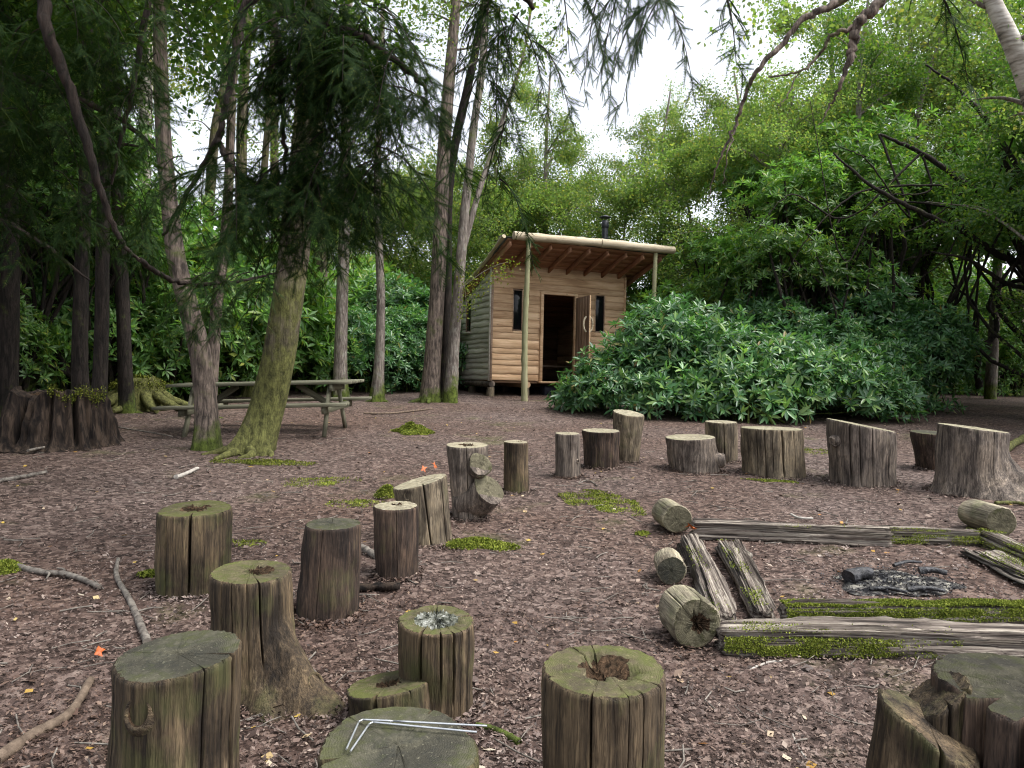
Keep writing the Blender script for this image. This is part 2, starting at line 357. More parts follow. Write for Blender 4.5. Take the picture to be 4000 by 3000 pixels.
M['soffit'] = board_mat('soffit_board', [(.3, (.19, .09, .05)), (.5, (.29, .15, .085)), (.7, (.37, .20, .12))])
M['door_wood'] = board_mat('door_board', [(.3, (.17, .11, .075)), (.5, (.27, .185, .13)), (.7, (.36, .26, .19))])
M['pole'] = board_mat('peeled_pole', [(.3, (.19, .19, .10)), (.5, (.28, .275, .155)), (.7, (.37, .345, .215))], orand=.1)
M['beam'] = board_mat('peeled_log', [(.3, (.30, .24, .16)), (.5, (.46, .385, .27)), (.7, (.58, .50, .37))], orand=.1)
M['table_wood'] = board_mat('table_board', [(.3, (.07, .068, .045)), (.5, (.125, .12, .082)), (.7, (.19, .185, .13))])
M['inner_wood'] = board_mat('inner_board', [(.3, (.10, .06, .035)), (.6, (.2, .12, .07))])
M['black_metal'] = plain('black_flue', [(.3, (.012, .013, .018)), (.7, (.03, .032, .04))], (8, 8, 8), .35, .5, .1)
M['roof_felt'] = plain('roof_felt', [(.3, (.03, .035, .03)), (.7, (.075, .08, .06))], (12, 12, 12))
M['black_plastic'] = plain('dark_crate', [(.3, (.012, .013, .02)), (.7, (.03, .03, .05))], (5, 5, 5), .5)
M['lime'] = plain('lime_card', [(.3, (.35, .5, .05)), (.7, (.42, .58, .08))], rough=.6, bs=0)
M['white_card'] = plain('white_card', [(.3, (.6, .6, .65)), (.7, (.75, .75, .8))], rough=.6, bs=0)
M['wire'] = plain('galvanised_wire', [(.3, (.5, .52, .55)), (.7, (.68, .7, .72))], (30, 30, 30), .35, .5, 0, metal=.8)
M['rot'] = plain('rotten_heart', [(.35, (.02, .015, .01)), (.55, (.07, .045, .028)), (.75, (.16, .10, .06))], (45, 45, 45), .95, .1, 1.0, .02)
M['rail'] = plain('split_rail', [(.38, (.03, .024, .02)), (.47, (.13, .105, .09)), (.55, (.25, .215, .18)), (.63, (.40, .36, .30))], (1.3, 55, 55), .85, .25, 1.0, .02)
M['stick'] = plain('fallen_stick', [(.35, (.07, .06, .052)), (.65, (.24, .215, .185))], (20, 20, 20), .8, .3, .5)
M['stick_brown'] = plain('brown_branch', [(.3, (.06, .042, .03)), (.7, (.20, .15, .11))], (22, 22, 22), .8, .3, .6)
M['stick_white'] = plain('bleached_stick', [(.3, (.30, .27, .24)), (.7, (.50, .47, .42))], (20, 20, 20), .7, .3, .3)
M['char'] = plain('charred_wood', [(.35, (.006, .006, .007)), (.6, (.025, .026, .032)), (.8, (.16, .16, .165))], (26, 26, 26), .45, .5, 1.0, .02)
M['ash'] = plain('ash', [(.42, (.012, .012, .014)), (.50, (.045, .043, .042)), (.57, (.13, .125, .115)), (.66, (.30, .285, .24))], (17, 17, 17), .95, .1, .8, .015)
M['oldstump'] = plain('decayed_wood', [(.38, (.008, .0065, .006)), (.5, (.026, .019, .015)), (.62, (.060, .043, .032))], (16, 16, 2.4), .9, .15, 1.0, .03)
def moss_mat(name, stops):
    m, nt, b = newmat(name); f = island(nt); n = noise(nt, coords(nt, (8, 8, 8)), 1.0, 3)
    c = ramp(nt, mth(nt, 'ADD', mth(nt, 'MULTIPLY', f, .55), mth(nt, 'MULTIPLY', n, .45)), stops)
    nt.links.new(c, b.inputs['Base Color']); b.inputs['Roughness'].default_value = .9; b.inputs['Specular IOR Level'].default_value = .15; return m
M['moss'] = moss_mat('moss', [(.3, (.075, .105, .014)), (.5, (.15, .185, .024)), (.7, (.25, .28, .05))])
M['moss_dark'] = moss_mat('moss_dull', [(.3, (.045, .06, .008)), (.5, (.10, .12, .016)), (.7, (.17, .185, .03))])
def litter_mat(name, stops):
    m, nt, b = newmat(name); f = island(nt); c = ramp(nt, f, stops)
    n = noise(nt, coords(nt, (.55, .55, .55), 'Object'), 1.0, 6, .6); c = mixc(nt, 1.0, c, ramp(nt, n, [(.40, (.66, .54, .46)), (.5, (.9, .84, .80)), (.6, (1.06, 1.05, 1.06))]), 'MULTIPLY')
    nt.links.new(c, b.inputs['Base Color']); b.inputs['Roughness'].default_value = .6; b.inputs['Specular IOR Level'].default_value = .4; return m
M['litter'] = litter_mat('leaf_litter', [(0, (.030, .020, .016)), (.3, (.072, .049, .041)), (.6, (.138, .100, .086)), (.85, (.215, .165, .145)), (.975, (.27, .215, .18)), (1, (.38, .33, .28))])
M['fall'] = litter_mat('fallen_leaf', [(0, (.30, .12, .03)), (.3, (.40, .27, .06)), (.55, (.50, .38, .08)), (.75, (.42, .34, .22)), (1, (.50, .45, .36))])
M['orange_leaf'] = plain('orange_leaf', [(.3, (.32, .07, .015)), (.7, (.48, .13, .03))], (20, 20, 20), .55, .4, 0)
def ground_mat():
    m, nt, b = newmat('woodland_floor')
    vo = nd(nt, 'ShaderNodeTexVoronoi', Scale=30.0); nt.links.new(coords(nt), vo.inputs['Vector'])
    sep = nt.nodes.new('ShaderNodeSeparateColor'); nt.links.new(vo.outputs['Color'], sep.inputs[0])
    n = noise(nt, coords(nt), 9.0, 6, .7); n2 = noise(nt, coords(nt), .35, 4)
    c = ramp(nt, mth(nt, 'ADD', mth(nt, 'MULTIPLY', sep.outputs[0], .65), mth(nt, 'MULTIPLY', n, .35)), [(.15, (.026, .018, .015)), (.4, (.075, .052, .045)), (.68, (.145, .106, .093)), (.9, (.26, .21, .185))])
    c = mixc(nt, 1.0, c, ramp(nt, n2, [(.35, (.85, .74, .66)), (.65, (1, 1, 1))]), 'MULTIPLY')
    gm = mth(nt, 'MULTIPLY', ramp(nt, noise(nt, coords(nt), .9, 5, .6), [(.60, (0, 0, 0)), (.72, (1, 1, 1))]), .35)
    c = mixc(nt, gm, c, (.09, .11, .025))
    nt.links.new(c, b.inputs['Base Color']); b.inputs['Roughness'].default_value = .85; b.inputs['Specular IOR Level'].default_value = .25
    bump(nt, b, mth(nt, 'ADD', mth(nt, 'MULTIPLY', sep.outputs[1], .6), n), .9, .03); return m
M['ground'] = ground_mat()
def glass_mat():
    m, nt, b = newmat('dark_window'); b.inputs['Base Color'].default_value = (.006, .007, .008, 1); b.inputs['Roughness'].default_value = .08; b.inputs['Specular IOR Level'].default_value = .2; return m
M['glass'] = glass_mat()

# ------------------------------------------------------------------ ground
def axis(lo, hi, step, far):
    a = np.arange(lo, hi + 1e-6, step); e = []; d = step; x = hi
    while x < far: d *= 1.35; x += d; e.append(x)
    f = []; d = step; x = lo
    while x > -far: d *= 1.35; x -= d; f.append(x)
    return np.concatenate([f[::-1], a, e])
xs = axis(-9, 11, .14, 260); ys = axis(0, 24, .14, 260)
GX, GY = np.meshgrid(xs, ys, indexing='ij')
rg = np.random.default_rng(3)
GZ = gz(GX, GY) + rg.normal(0, .006, GX.shape) * (np.abs(GX) < 12)
nx, ny = GX.shape
ii = np.arange(nx - 1)[:, None] * ny + np.arange(ny - 1)[None]
gf = np.stack([ii, ii + ny, ii + ny + 1, ii + 1], -1).reshape(-1, 4)
ground = struct(ob('ground', mesh('ground', np.stack([GX, GY, GZ], -1), gf, M['ground'], True)))

# ------------------------------------------------------------------ leaf litter
def litter(name, n, rmin, rmax, half, smin, smax, mat_, seed, lift=.012, power=0.0, elong=(.35, .8), tilt=.35):
    r_ = np.random.default_rng(seed)
    q = r_.random(n); rad = rmin * (rmax / rmin) ** q if power == 0 else (rmin**power + q * (rmax**power - rmin**power)) ** (1/power)
    th = r_.uniform(-half, half, n); x = rad * np.sin(th); y = rad * np.cos(th)
    P = np.stack([x, y, gz(x, y) + r_.uniform(.002, lift, n)], 1)
    a = r_.uniform(0, 2*np.pi, n); D = np.stack([np.cos(a), np.sin(a), r_.normal(0, tilt, n)], 1)
    N = np.stack([r_.normal(0, tilt, n), r_.normal(0, tilt, n), np.ones(n)], 1)
    L = r_.uniform(smin, smax, n) * r_.uniform(.7, 1.2, n); W = L * r_.uniform(*elong, n)
    V, f = leaf_cloud(P, D, N, L, W, r_.uniform(-.15, .35))
    return stuff(ob(name, mesh(name, V, f, mat_)))
o = litter('leaf_litter', 300000, 1.3, 24, .80, .010, .025, M['litter'], 11, .018, elong=(.22, .75), tilt=.42); o['label'] = 'brown leaf litter covering the woodland floor'; o['category'] = 'leaf litter'
o = litter('fallen_leaves', 520, 1.6, 16, .75, .03, .055, M['fall'], 12, .02, .6, (.6, .85), .25); o['label'] = 'yellow and pale fallen leaves scattered over the clearing'; o['category'] = 'leaves'
o = litter('dead_leaves', 2600, 1.5, 16, .75, .030, .062, M['litter'], 13, .022, .5, (.45, .8), .3); o['label'] = 'larger curled brown dead leaves drifted over the litter'; o['category'] = 'leaves'
# small twigs
r_ = np.random.default_rng(14); mb = MB()
for k in range(900):
    rad = 1.5 * (14 / 1.5) ** r_.random(); th = r_.uniform(-.75, .75); x, y = rad*math.sin(th), rad*math.cos(th)
    L = r_.uniform(.05, .24) * (1 + .5 * (r_.random() < .1)); a = r_.uniform(0, 6.28); b_ = a + r_.normal(0, .5)
    P = [np.array([x, y, 0]), np.array([x + L*.5*math.cos(a), y + L*.5*math.sin(a), 0])]; P.append(P[1] + L*.5*np.array([math.cos(b_), math.sin(b_), 0]))
    P = np.array(P); P[:, 2] = gz(P[:, 0], P[:, 1]) + .012 + r_.uniform(0, .008, 3)
    V, f = tube_geo(P, r_.uniform(.0018, .0048), 4, cap=False); mb.add(V, *f)
o = stuff(ob('twig_litter', mb.mesh('twig_litter', M['stick'])), 'small dry twigs strewn over the leaf litter', 'twigs')

# ------------------------------------------------------------------ the hut
TH = math.radians(23.5)
C0 = p(1914 / K, 1484 / K, 19.367)
hut = empty('wooden_hut', C0, (0, 0, TH)); tag(hut, 'small wooden hut with sloping roof, porch posts and open plank door', 'hut')
hr = np.random.default_rng(21)
gl = lambda a, b: float(gz(C0[0] + a*math.cos(TH) - b*math.sin(TH), C0[1] + a*math.sin(TH) + b*math.cos(TH))) - C0[2]   # ground height in hut space
W_, D_ = 4.04, 4.1
RZ = lambda b: 3.04 - .31 * b            # underside of the roof boards
def wavy(seed, amp):
    q = np.random.default_rng(seed); ks = q.uniform(.8, 9, 7); ph = q.uniform(0, 6.28, 7); am = amp * q.uniform(.3, 1, 7) / (1 + ks * .12)
    kn = q.uniform(0, 4, 2); ka = q.uniform(.3, 2.0, 2) * amp * q.choice([-1, 1], 2)
    return lambda x: (am[:, None] * np.sin(ks[:, None] * x[None] + ph[:, None])).sum(0) / 2 + (ka[:, None] * np.exp(-((x[None] - kn[:, None]) / .05) ** 2)).sum(0)
def siding(x0, x1, z0, z1, wl, wu, place, mat_, top=None, lip=.030):
    """one waney-edged weatherboard; place maps (x, out, z) to hut space; top(x) clips it under the roof"""
    n = max(3, int((x1 - x0) / .06)); x = np.linspace(x0, x1, n + 1)
    zl = z0 + (wl(x) if wl else 0 * x); zu = z1 + (wu(x) if wu else 0 * x) + .03
    if top is not None: zu = np.minimum(zu, top(x)); zl = np.minimum(zl, zu - .002)
    sec = [(.004, zu), (lip, zl + .004), (lip - .003, zl), (-.012, zl), (-.012, zu)]
    V = np.stack([np.stack([x, np.full_like(x, o_), z_], 1) for o_, z_ in sec], 1)
    m = len(sec); f = loftf(n + 1, m); cx = (x0 + x1) / 2; cz = (z0 + z1) / 2
    Vl = V.reshape(-1, 3) - [cx, 0, cz]
    o = ob('board', mesh('board', Vl, [f, np.array([np.arange(m)[::-1], np.arange(m) + n*m])], mat_), hut)
    o.matrix_local = place(cx, cz); return o
PF = lambda x, z: Matrix(((1, 0, 0, x), (0, -1, 0, 0), (0, 0, 1, z), (0, 0, 0, 1)))            # front wall, outward = -b
PL = lambda x, z: Matrix(((0, -1, 0, 0), (1, 0, 0, x), (0, 0, 1, z), (0, 0, 0, 1)))            # left wall, outward = -a
PR = lambda x, z: Matrix(((0, 1, 0, W_), (1, 0, 0, x), (0, 0, 1, z), (0, 0, 0, 1)))
PB = lambda x, z: Matrix(((1, 0, 0, x), (0, 1, 0, D_), (0, 0, 1, z), (0, 0, 0, 1)))
rows = [0, .17, .40, .545, .70, .85, 1.09, 1.26, 1.41, 1.62, 1.83, 2.03, 2.26, 2.42, 2.60, 2.80, 3.02]
openF = [(.60, .88, 1.32, 2.405), (1.40, 2.52, -.2, 2.36), (3.09, 3.39, 1.39, 2.415)]
openL = [(1.50, 1.90, 1.33, 2.25)]
def wall(rows, x1, opens, place, mat_, seed, amp, top=None, lip=.03):
    ws = [None] + [wavy(seed + i, amp) for i in range(1, len(rows))]
    for i in range(len(rows) - 1):
        z0, z1 = rows[i], rows[i+1]
        xmax = x1
        if top is not None:
            X = np.linspace(0, x1, 200); ok = top(X) > z0 + .02
            if not ok.any(): continue
            xmax = X[ok].max()
        cuts = sorted([o_ for o_ in opens if o_[2] < z1 - .01 and o_[3] > z0 + .01])
        x = .0
        for (a, b, c, d) in cuts:
            if a > x + .02: siding(x, a, z0, z1, ws[i], ws[i+1] if i+2 < len(rows) else None, place, mat_, top, lip)
            if d < z1 - .03: siding(a, b, d, z1, None, ws[i+1] if i+2 < len(rows) else None, place, mat_, top, lip)
            if c > z0 + .03: siding(a, b, z0, c - .035, ws[i], None, place, mat_, top, lip)
            x = b
        if xmax > x + .02: siding(x, xmax, z0, z1, ws[i], ws[i+1] if i+2 < len(rows) else None, place, mat_, top, lip)
wall(rows, W_, openF, PF, M['larch'], 300, .013, None, .023)
rowsL = [0, .13, .31, .46, .60, .72, .86, .98, 1.11, 1.26, 1.42, 1.60, 1.76, 1.92, 2.08, 2.24, 2.42, 2.60, 2.80, 3.02]
wall(rowsL, D_, openL, PL, M['larch_grey'], 400, .015, lambda x: 3.01 - .31 * x, .024)
wall([0, .4, .8, 1.2, 1.6, 2.0, 2.4, 3.02], D_, [], PR, M['larch'], 500, .01, lambda x: 3.01 - .31 * x)
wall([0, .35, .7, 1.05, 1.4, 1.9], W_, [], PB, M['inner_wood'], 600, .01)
def hbox(name, a, b, mat_, parent=None, bev=.006):
    o = ob(name, MB().add(boxv(a, b), BOXF).mesh(name, mat_), parent or hut)
    if bev: md = o.modifiers.new('edge', 'BEVEL'); md.width = bev; md.segments = 1
    return o
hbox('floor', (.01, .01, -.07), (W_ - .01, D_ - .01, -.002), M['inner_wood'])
for x in (-.022, W_ - .035): hbox('corner_trim', (x, -.05, -.03), (x + .055, -.034 + .03, 2.97), M['door_wood'] if x < 0 else M['larch'])
hbox('corner_trim', (-.05, -.02, -.03), (-.037 + .03, .05, 2.95), M['larch_grey'])
# roof: boards along the front, rafters down the slope
RA0, RA1, RB0, RB1 = -.12, 4.50, -1.30, D_ + .25
nb = 24
for i in range(nb):
    b0 = RB0 + (RB1 - RB0) * i / nb; b1 = RB0 + (RB1 - RB0) * (i + 1) / nb
    dz = hr.uniform(0, .006)
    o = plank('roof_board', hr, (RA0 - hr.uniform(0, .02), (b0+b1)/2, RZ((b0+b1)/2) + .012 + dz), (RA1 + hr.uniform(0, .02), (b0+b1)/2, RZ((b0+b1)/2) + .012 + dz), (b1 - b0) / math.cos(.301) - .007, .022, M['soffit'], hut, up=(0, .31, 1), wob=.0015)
V = []
for b in (RB0 - .02, RB1 + .02): V += [[RA0 - .05, b, RZ(b) + .042], [RA1 + .05, b, RZ(b) + .042], [RA1 + .05, b, RZ(b) + .060], [RA0 - .05, b, RZ(b) + .060]]
ob('roof_covering', mesh('roof_covering', V, np.array([[0, 1, 2, 3], [7, 6, 5, 4], [0, 4, 5, 1], [1, 5, 6, 2], [2, 6, 7, 3], [3, 7, 4, 0]]), M['roof_felt']), hut)
for a in (-.04, .52, 1.07, 1.62, 2.17, 2.72, 3.27, 3.80, 4.36):
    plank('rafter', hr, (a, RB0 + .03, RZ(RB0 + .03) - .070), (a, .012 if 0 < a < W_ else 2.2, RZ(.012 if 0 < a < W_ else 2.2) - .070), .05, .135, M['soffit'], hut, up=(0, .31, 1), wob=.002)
def pole(name, P, R, mat_, parent, seed, m=12, rough=.02, n=18):
    q = np.random.default_rng(seed); P = smooth_path(P, n); L = np.linspace(0, len(R) - 1, n); R = np.interp(L, np.arange(len(R)), R)
    V, f = tube_geo(P, R, m, q, rough); return ob(name, mesh(name, V, f, mat_, True), parent)
def grain_pole(name, A, B, ra, rb, mat_, parent, seed, bend=.01):
    """round pole as its own object with local x along its length so the grain runs along it"""
    A = Vector(A); B = Vector(B); d = B - A; L = d.length; q = np.random.default_rng(seed)
    n = max(8, int(L / .12)); x = np.linspace(0, L, n)
    P = np.stack([x, bend*np.sin(x*1.3 + q.uniform(0, 6)) + q.normal(0, bend*.15, n), bend*np.sin(x*1.7 + q.uniform(0, 6))], 1)
    R = np.linspace(ra, rb, n) * (1 + q.normal(0, .02, n))
    for _ in range(int(L * 2)):
        k = q.integers(1, n-1); R[k] *= 1.06
    V, f = tube_geo(P, R, 14, q, .012); o = ob(name, mesh(name, V, f, mat_, True), parent)
    xx = d.normalized(); o.matrix_local = Matrix.Translation(A) @ xx.to_track_quat('X', 'Z').to_matrix().to_4x4(); return o
zl = RZ(-1.3) + .105
grain_pole('front_beam', (-.02, -1.385, zl - .01), (2.50, -1.385, zl + .02), .105, .098, M['beam'], hut, 31)
grain_pole('front_beam', (2.42, -1.40, zl + .015), (4.66, -1.40, zl + .045), .112, .10, M['beam'], hut, 32)
grain_pole('post', (.40, -1.30, gl(.4, -1.30) - .1), (.375, -1.36, zl - .07), .082, .055, M['pole'], hut, 33, .018)
grain_pole('post', (4.12, -1.30, gl(4.1, -1.30) - .1), (4.125, -1.36, zl - .05), .066, .055, M['pole'], hut, 34, .014)
grain_pole('roof_pole', (RA0 - .05, RB0 + .1, RZ(RB0 + .1) + .10), (RA0 - .05, RB1, RZ(RB1) + .10), .05, .06, M['beam'], hut, 35, .02)
# underframe: sill logs and piers
grain_pole('sill_log', (.06, -.02, -.095), (.06, D_, -.095), .085, .09, M['st_grey'], hut, 36)
grain_pole('sill_log', (1.06, -.03, -.10), (1.06, D_, -.10), .085, .09, M['larch'], hut, 37)
for a in (2.1, 3.1, 3.95): grain_pole('sill_log', (a, -.02, -.10), (a, D_, -.10), .085, .09, M['larch'], hut, 38 + int(a * 3))
for a in (.03, 1.04, 2.05, 3.1, 3.95):
    for b in (.03, 1.4, 2.8, 3.95):
        gzz = gl(a, b)
        if -.19 - gzz > .03:
            q = np.random.default_rng(int(a * 50 + b * 7)); V, f = tube_geo([[a, b, gzz - .1], [a + q.normal(0, .01), b, -.187]], [.115, .10], 10, q, .03); ob('pier', mesh('pier', V, f, M['st_tan'] if b < 1 else M['st_dark'], True), hut)
hbox('storage_crate', (1.62, .05, gl(1.7, 0.1)), (2.05, .4, gl(1.7, .1) + .24), M['black_plastic'])
# windows
def window(x0, x1, z0, z1, place, name='window'):
    w = empty(name); w.parent = hut
    w.matrix_local = place(0, 0)
    def bx(nm, a, b, m): return hbox(nm, a, b, m, w, .003)
    bx('pane', (x0 + .02, -.02, z0 + .02), (x1 - .02, -.012, z1 - .02), M['glass'])
    bx('frame', (x0 - .002, -.03, z0 - .002), (x0 + .022, .018, z1 + .002), M['door_wood']); bx('frame', (x1 - .022, -.03, z0 - .002), (x1 + .002, .018, z1 + .002), M['door_wood'])
    bx('frame', (x0 + .023, -.03, z1 - .022), (x1 - .023, .017, z1), M['door_wood']); bx('frame', (x0 + .023, -.03, z0), (x1 - .023, .017, z0 + .022), M['door_wood'])
    return w, bx
window(.60, .88, 1.32, 2.405, PF); window(3.09, 3.39, 1.39, 2.415, PF)
w, bx = window(1.50, 1.90, 1.33, 2.25, PL); bx('sill', (1.44, .0, 1.285), (1.97, .10, 1.325), M['larch_grey'])
# door frame and door
hbox('door_frame', (1.402, -.055, -.005), (1.49, .06, 2.33), M['larch']); hbox('door_frame', (2.44, -.055, -.005), (2.515, .06, 2.33), M['larch'])
hbox('door_frame', (1.402, -.058, 2.332), (2.515, .06, 2.39), M['larch']); hbox('door_sill', (1.36, -.20, -.055), (2.62, .02, -.006), M['larch'])
hbox('latch_block', (1.40, -.085, 1.26), (1.44, -.057, 1.47), M['larch'], None, .004)
door = empty('door', (2.47, -.06, 0)); door.parent = hut
AD = math.radians(-95)                       # leaf swings out past square: direction of the leaf in hut space
door.rotation_euler = (0, 0, AD); door['label'] = 'plank door with two ledges, standing open'
for i in range(5):
    x0 = .01 + i * .178
    mb = MB(); add_plank(mb, hr, 2.27, .174, .026, n=6, wob=.001)
    o = ob('plank', mb.mesh('plank', M['door_wood']), door); o.matrix_local = Matrix(((0, 1, 0, x0 + .089), (0, 0, 1, 0), (1, 0, 0, 1.145), (0, 0, 0, 1)))
for z in (.28, 1.18, 2.06):
    mb = MB(); add_plank(mb, hr, .80, .15, .03, n=6, wob=.001); o = ob('ledge', mb.mesh('ledge', M['door_wood']), door); o.matrix_local = Matrix(((1, 0, 0, .46), (0, 0, -1, .030), (0, 1, 0, z), (0, 0, 0, 1)))
    hbox('ledge_end', (.80, .031, z - .06), (.862, .050, z + .065), M['larch'], door, .004)
hbox('edge_strip', (.90, -.016, .02), (.915, .016, 2.28), M['larch'], door, .002)
for s in (1, -1):
    t = np.linspace(-1.25, 1.25, 9); P = np.stack([.80 + .0 * t, s * (.016 + .115 * np.cos(t)), 1.52 + .21 * np.sin(t)], 1)
    V, f = tube_geo(P, .026, 8); ob('handle', mesh('handle', V, f, M['beam'], True), door)
# flue
fl = empty('flue', (3.70, .6, RZ(.6) + .80)); fl.parent = hut
V, f = tube_geo([[0, 0, -1.0], [0, 0, 1.0]], .088, 20); ob('flue_pipe', mesh('flue_pipe', V, f, M['black_metal'], True), fl)
V, f = tube_geo([[0, 0, .78], [0, 0, .80], [0, 0, .985], [0, 0, 1.0]], [.09, .105, .105, .09], 20); ob('flue_collar', mesh('flue_collar', V, f, M['black_metal'], True), fl)
V, f = tube_geo([[0, 0, 1.085], [0, 0, 1.10], [0, 0, 1.135], [0, 0, 1.16]], [.165, .17, .08, .015], 20); ob('flue_cap', mesh('flue_cap', V, f, M['black_metal'], True), fl)
for k in range(3):
    a = k * 2.09 + .5; V, f = tube_geo([[.09 * math.cos(a), .09 * math.sin(a), .99], [.09 * math.cos(a), .09 * math.sin(a), 1.10]], .008, 5); ob('cap_bracket', mesh('cap_bracket', V, f, M['black_metal']), fl)
# things inside the hut
def inside(name, parts, label, cat):
    r0 = empty(name, C0, (0, 0, TH)); tag(r0, label, cat)
    for nm, a, b, m in parts: hbox(nm, a, b, m, r0, .004)
    return r0
inside('work_bench', [('bench_top', (1.9, 1.9, .42), (3.4, 2.5, .47), M['door_wood']), ('leg', (1.95, 1.95, 0), (2.03, 2.03, .419), M['door_wood']), ('leg', (1.95, 2.37, 0), (2.03, 2.45, .419), M['door_wood']), ('leg', (3.27, 1.95, 0), (3.35, 2.03, .419), M['door_wood']), ('leg', (3.27, 2.37, 0), (3.35, 2.45, .419), M['door_wood'])], 'low dark wooden bench inside the hut, seen through the doorway', 'bench')
inside('carton', [('carton_body', (1.54, .35, 0), (1.66, .50, .26), M['lime']), ('carton_flap', (1.555, .36, .261), (1.645, .375, .46), M['white_card'])], 'small lime green and white carton just inside the hut doorway', 'carton')

d2r = math.radians
# ------------------------------------------------------------------ log stools
def log_geo(seed, h, rb, rt, off=(0, 0), cracks=(), tilt=(0, 0), lob=.05, flute=.012, flare=0.0, hollow=None, nz=16, base_tilt=(0, 0), cavity=0.0, nth=96, jag=0.0, ecc=(1, 1), bulges=()):
    """upright sawn log: side (V, quads) and top (V, quads, material index); cracks: (angle, half width rad, depth m, lowest t)"""
    q = np.random.default_rng(seed)
    th = np.linspace(0, 2*np.pi, nth, endpoint=False)
    for (c, hw, dp, t0) in cracks:
        th = th[np.abs((th - c + np.pi) % (2*np.pi) - np.pi) > hw * 1.3]
        th = np.concatenate([th, (c + hw * np.array([-1.25, -1, -.55, -.12, .12, .55, 1, 1.25])) % (2*np.pi)])
    th = np.sort(th); m = len(th)
    sm = np.ones(m)
    for k in range(2, 6): sm += lob / (k - 1) * np.cos(k * th + q.uniform(0, 6.28)) * q.uniform(.4, 1)
    fl = np.zeros(m)
    for k in (9, 14, 23, 37): fl += flute / 2 * np.cos(k * th + q.uniform(0, 6.28)) * q.uniform(.4, 1)
    t = np.concatenate([[0, .03], np.linspace(.08, .96, nz - 3), [.985, 1.0]]); n = len(t)
    ks = q.uniform(2, 7, 4); kp = q.uniform(0, 6.28, 4)
    R = np.zeros((n, m)); Z = np.zeros((n, m))
    for i, ti in enumerate(t):
        r0 = rb + (rt - rb) * ti + flare * math.exp(-ti * h / .07)
        wob = 1 + .012 * math.sin(ks[0] * ti * 2 + kp[0]) + .01 * np.sin(3 * th + ks[1] * ti * 2) + .006 * q.normal(0, 1, m)
        r = r0 * (sm + fl) * wob
        for (bd, bw, ba, bh) in bulges:
            d = np.abs((th - d2r(bd) + np.pi) % (2*np.pi) - np.pi); zz = ti * h / bh
            r = r + ba * np.exp(-(d / (bw * (1 - .35 * min(zz, 1)))) ** 2) * max(0, 1 - zz) ** 1.6 * (1 + .10 * np.sin(9*th + 3*zz) + .07*np.sin(17*th + zz*9))
        if ti == 1.0: r = r - .004 - np.abs(q.normal(0, .003, m)) - .012*np.clip(np.sin(5*th + kp[3]) * np.sin(11*th + kp[1]) - .55, 0, 1)
        for (c, hw, dp, t0) in cracks:
            cc = c + .06 * hw * 8 * math.sin(ks[2] * ti + kp[2]) * .3
            d = np.abs((th - c + np.pi) % (2*np.pi) - np.pi)
            w = np.clip((ti - t0) / .25, 0, 1)
            r = r - dp * w * np.clip((1.02 - d / hw) / .9, 0, 1) ** .6 * (d < hw * 1.02)
        R[i] = r
    X = np.cos(th)[None] * R * ecc[0]; Y = np.sin(th)[None] * R * ecc[1]
    for i, ti in enumerate(t):
        Z[i] = ti * h + tilt[0] * X[i] * ti ** 3 + tilt[1] * Y[i] * ti ** 3
        X[i] += off[0] * ti; Y[i] += off[1] * ti
    if jag:
        jj = sum(np.cos(k * th + q.uniform(0, 6.28)) * q.uniform(.3, 1) / k ** .5 for k in (3, 5, 8, 13, 21)) * jag
        Z += jj[None] * (t[:, None] ** 2)
    V = np.stack([X, Y, Z], -1).reshape(-1, 3)
    # top
    rs = rt * sm; fr = [1, .985, .93, .84, .72, .58, .44, .3, .16, .05]
    TV = []
    ctr = np.array([off[0], off[1], h])
    for k, f_ in enumerate(fr):
        rr = np.minimum(f_ * rs * (1 + fl * (f_ > .9)), R[-1] * (1 if k == 0 else 1)) if k else R[-1]
        if k: rr = np.minimum(rr, R[-1] - .0015 * k)
        rr = np.maximum(rr, .002)
        x = np.cos(th) * rr * ecc[0]; y = np.sin(th) * rr * ecc[1]
        z = h + tilt[0] * x + tilt[1] * y + (q.normal(0, .0012, m) if k else 0)
        if jag: z = z + jj * f_ ** 4
        if hollow:
            rho = np.sqrt((x - hollow[2]) ** 2 + (y - hollow[3]) ** 2) / (hollow[0] * (1 + .18 * np.cos(3 * th + 1) + .12 * np.cos(7 * th)))
            z = z - hollow[1] * np.clip((1.05 - rho) / .35, 0, 1) + (q.normal(0, .006, m) * (rho < 1))
        TV.append(np.stack([x + off[0], y + off[1], z], -1))
    TV = np.array(TV); nr = len(fr)
    tf = loftf(nr, m); mi = np.zeros(len(tf), int)
    if hollow:
        cen = TV.reshape(-1, 3)[tf].mean(1); rho = np.hypot(cen[:, 0] - off[0] - hollow[2], cen[:, 1] - off[1] - hollow[3])
        mi[rho < hollow[0] * .93] = 1
    TV = TV.reshape(-1, 3); c0 = len(TV); TV = np.vstack([TV, TV[-m:].mean(0)])
    j = np.arange(m); tri = np.stack([np.full(m, c0), j + (nr-1)*m, (j+1) % m + (nr-1)*m], 1)
    mi = np.concatenate([mi, np.full(m, 1 if hollow and math.hypot(hollow[2], hollow[3]) < hollow[0] else 0)])
    return (V, loftf(n, m)), (TV, [tf, tri], mi), (th, R, t)
GS = 'log stools standing round the clearing'
def bottom_tilt(x, y): return SLOPE
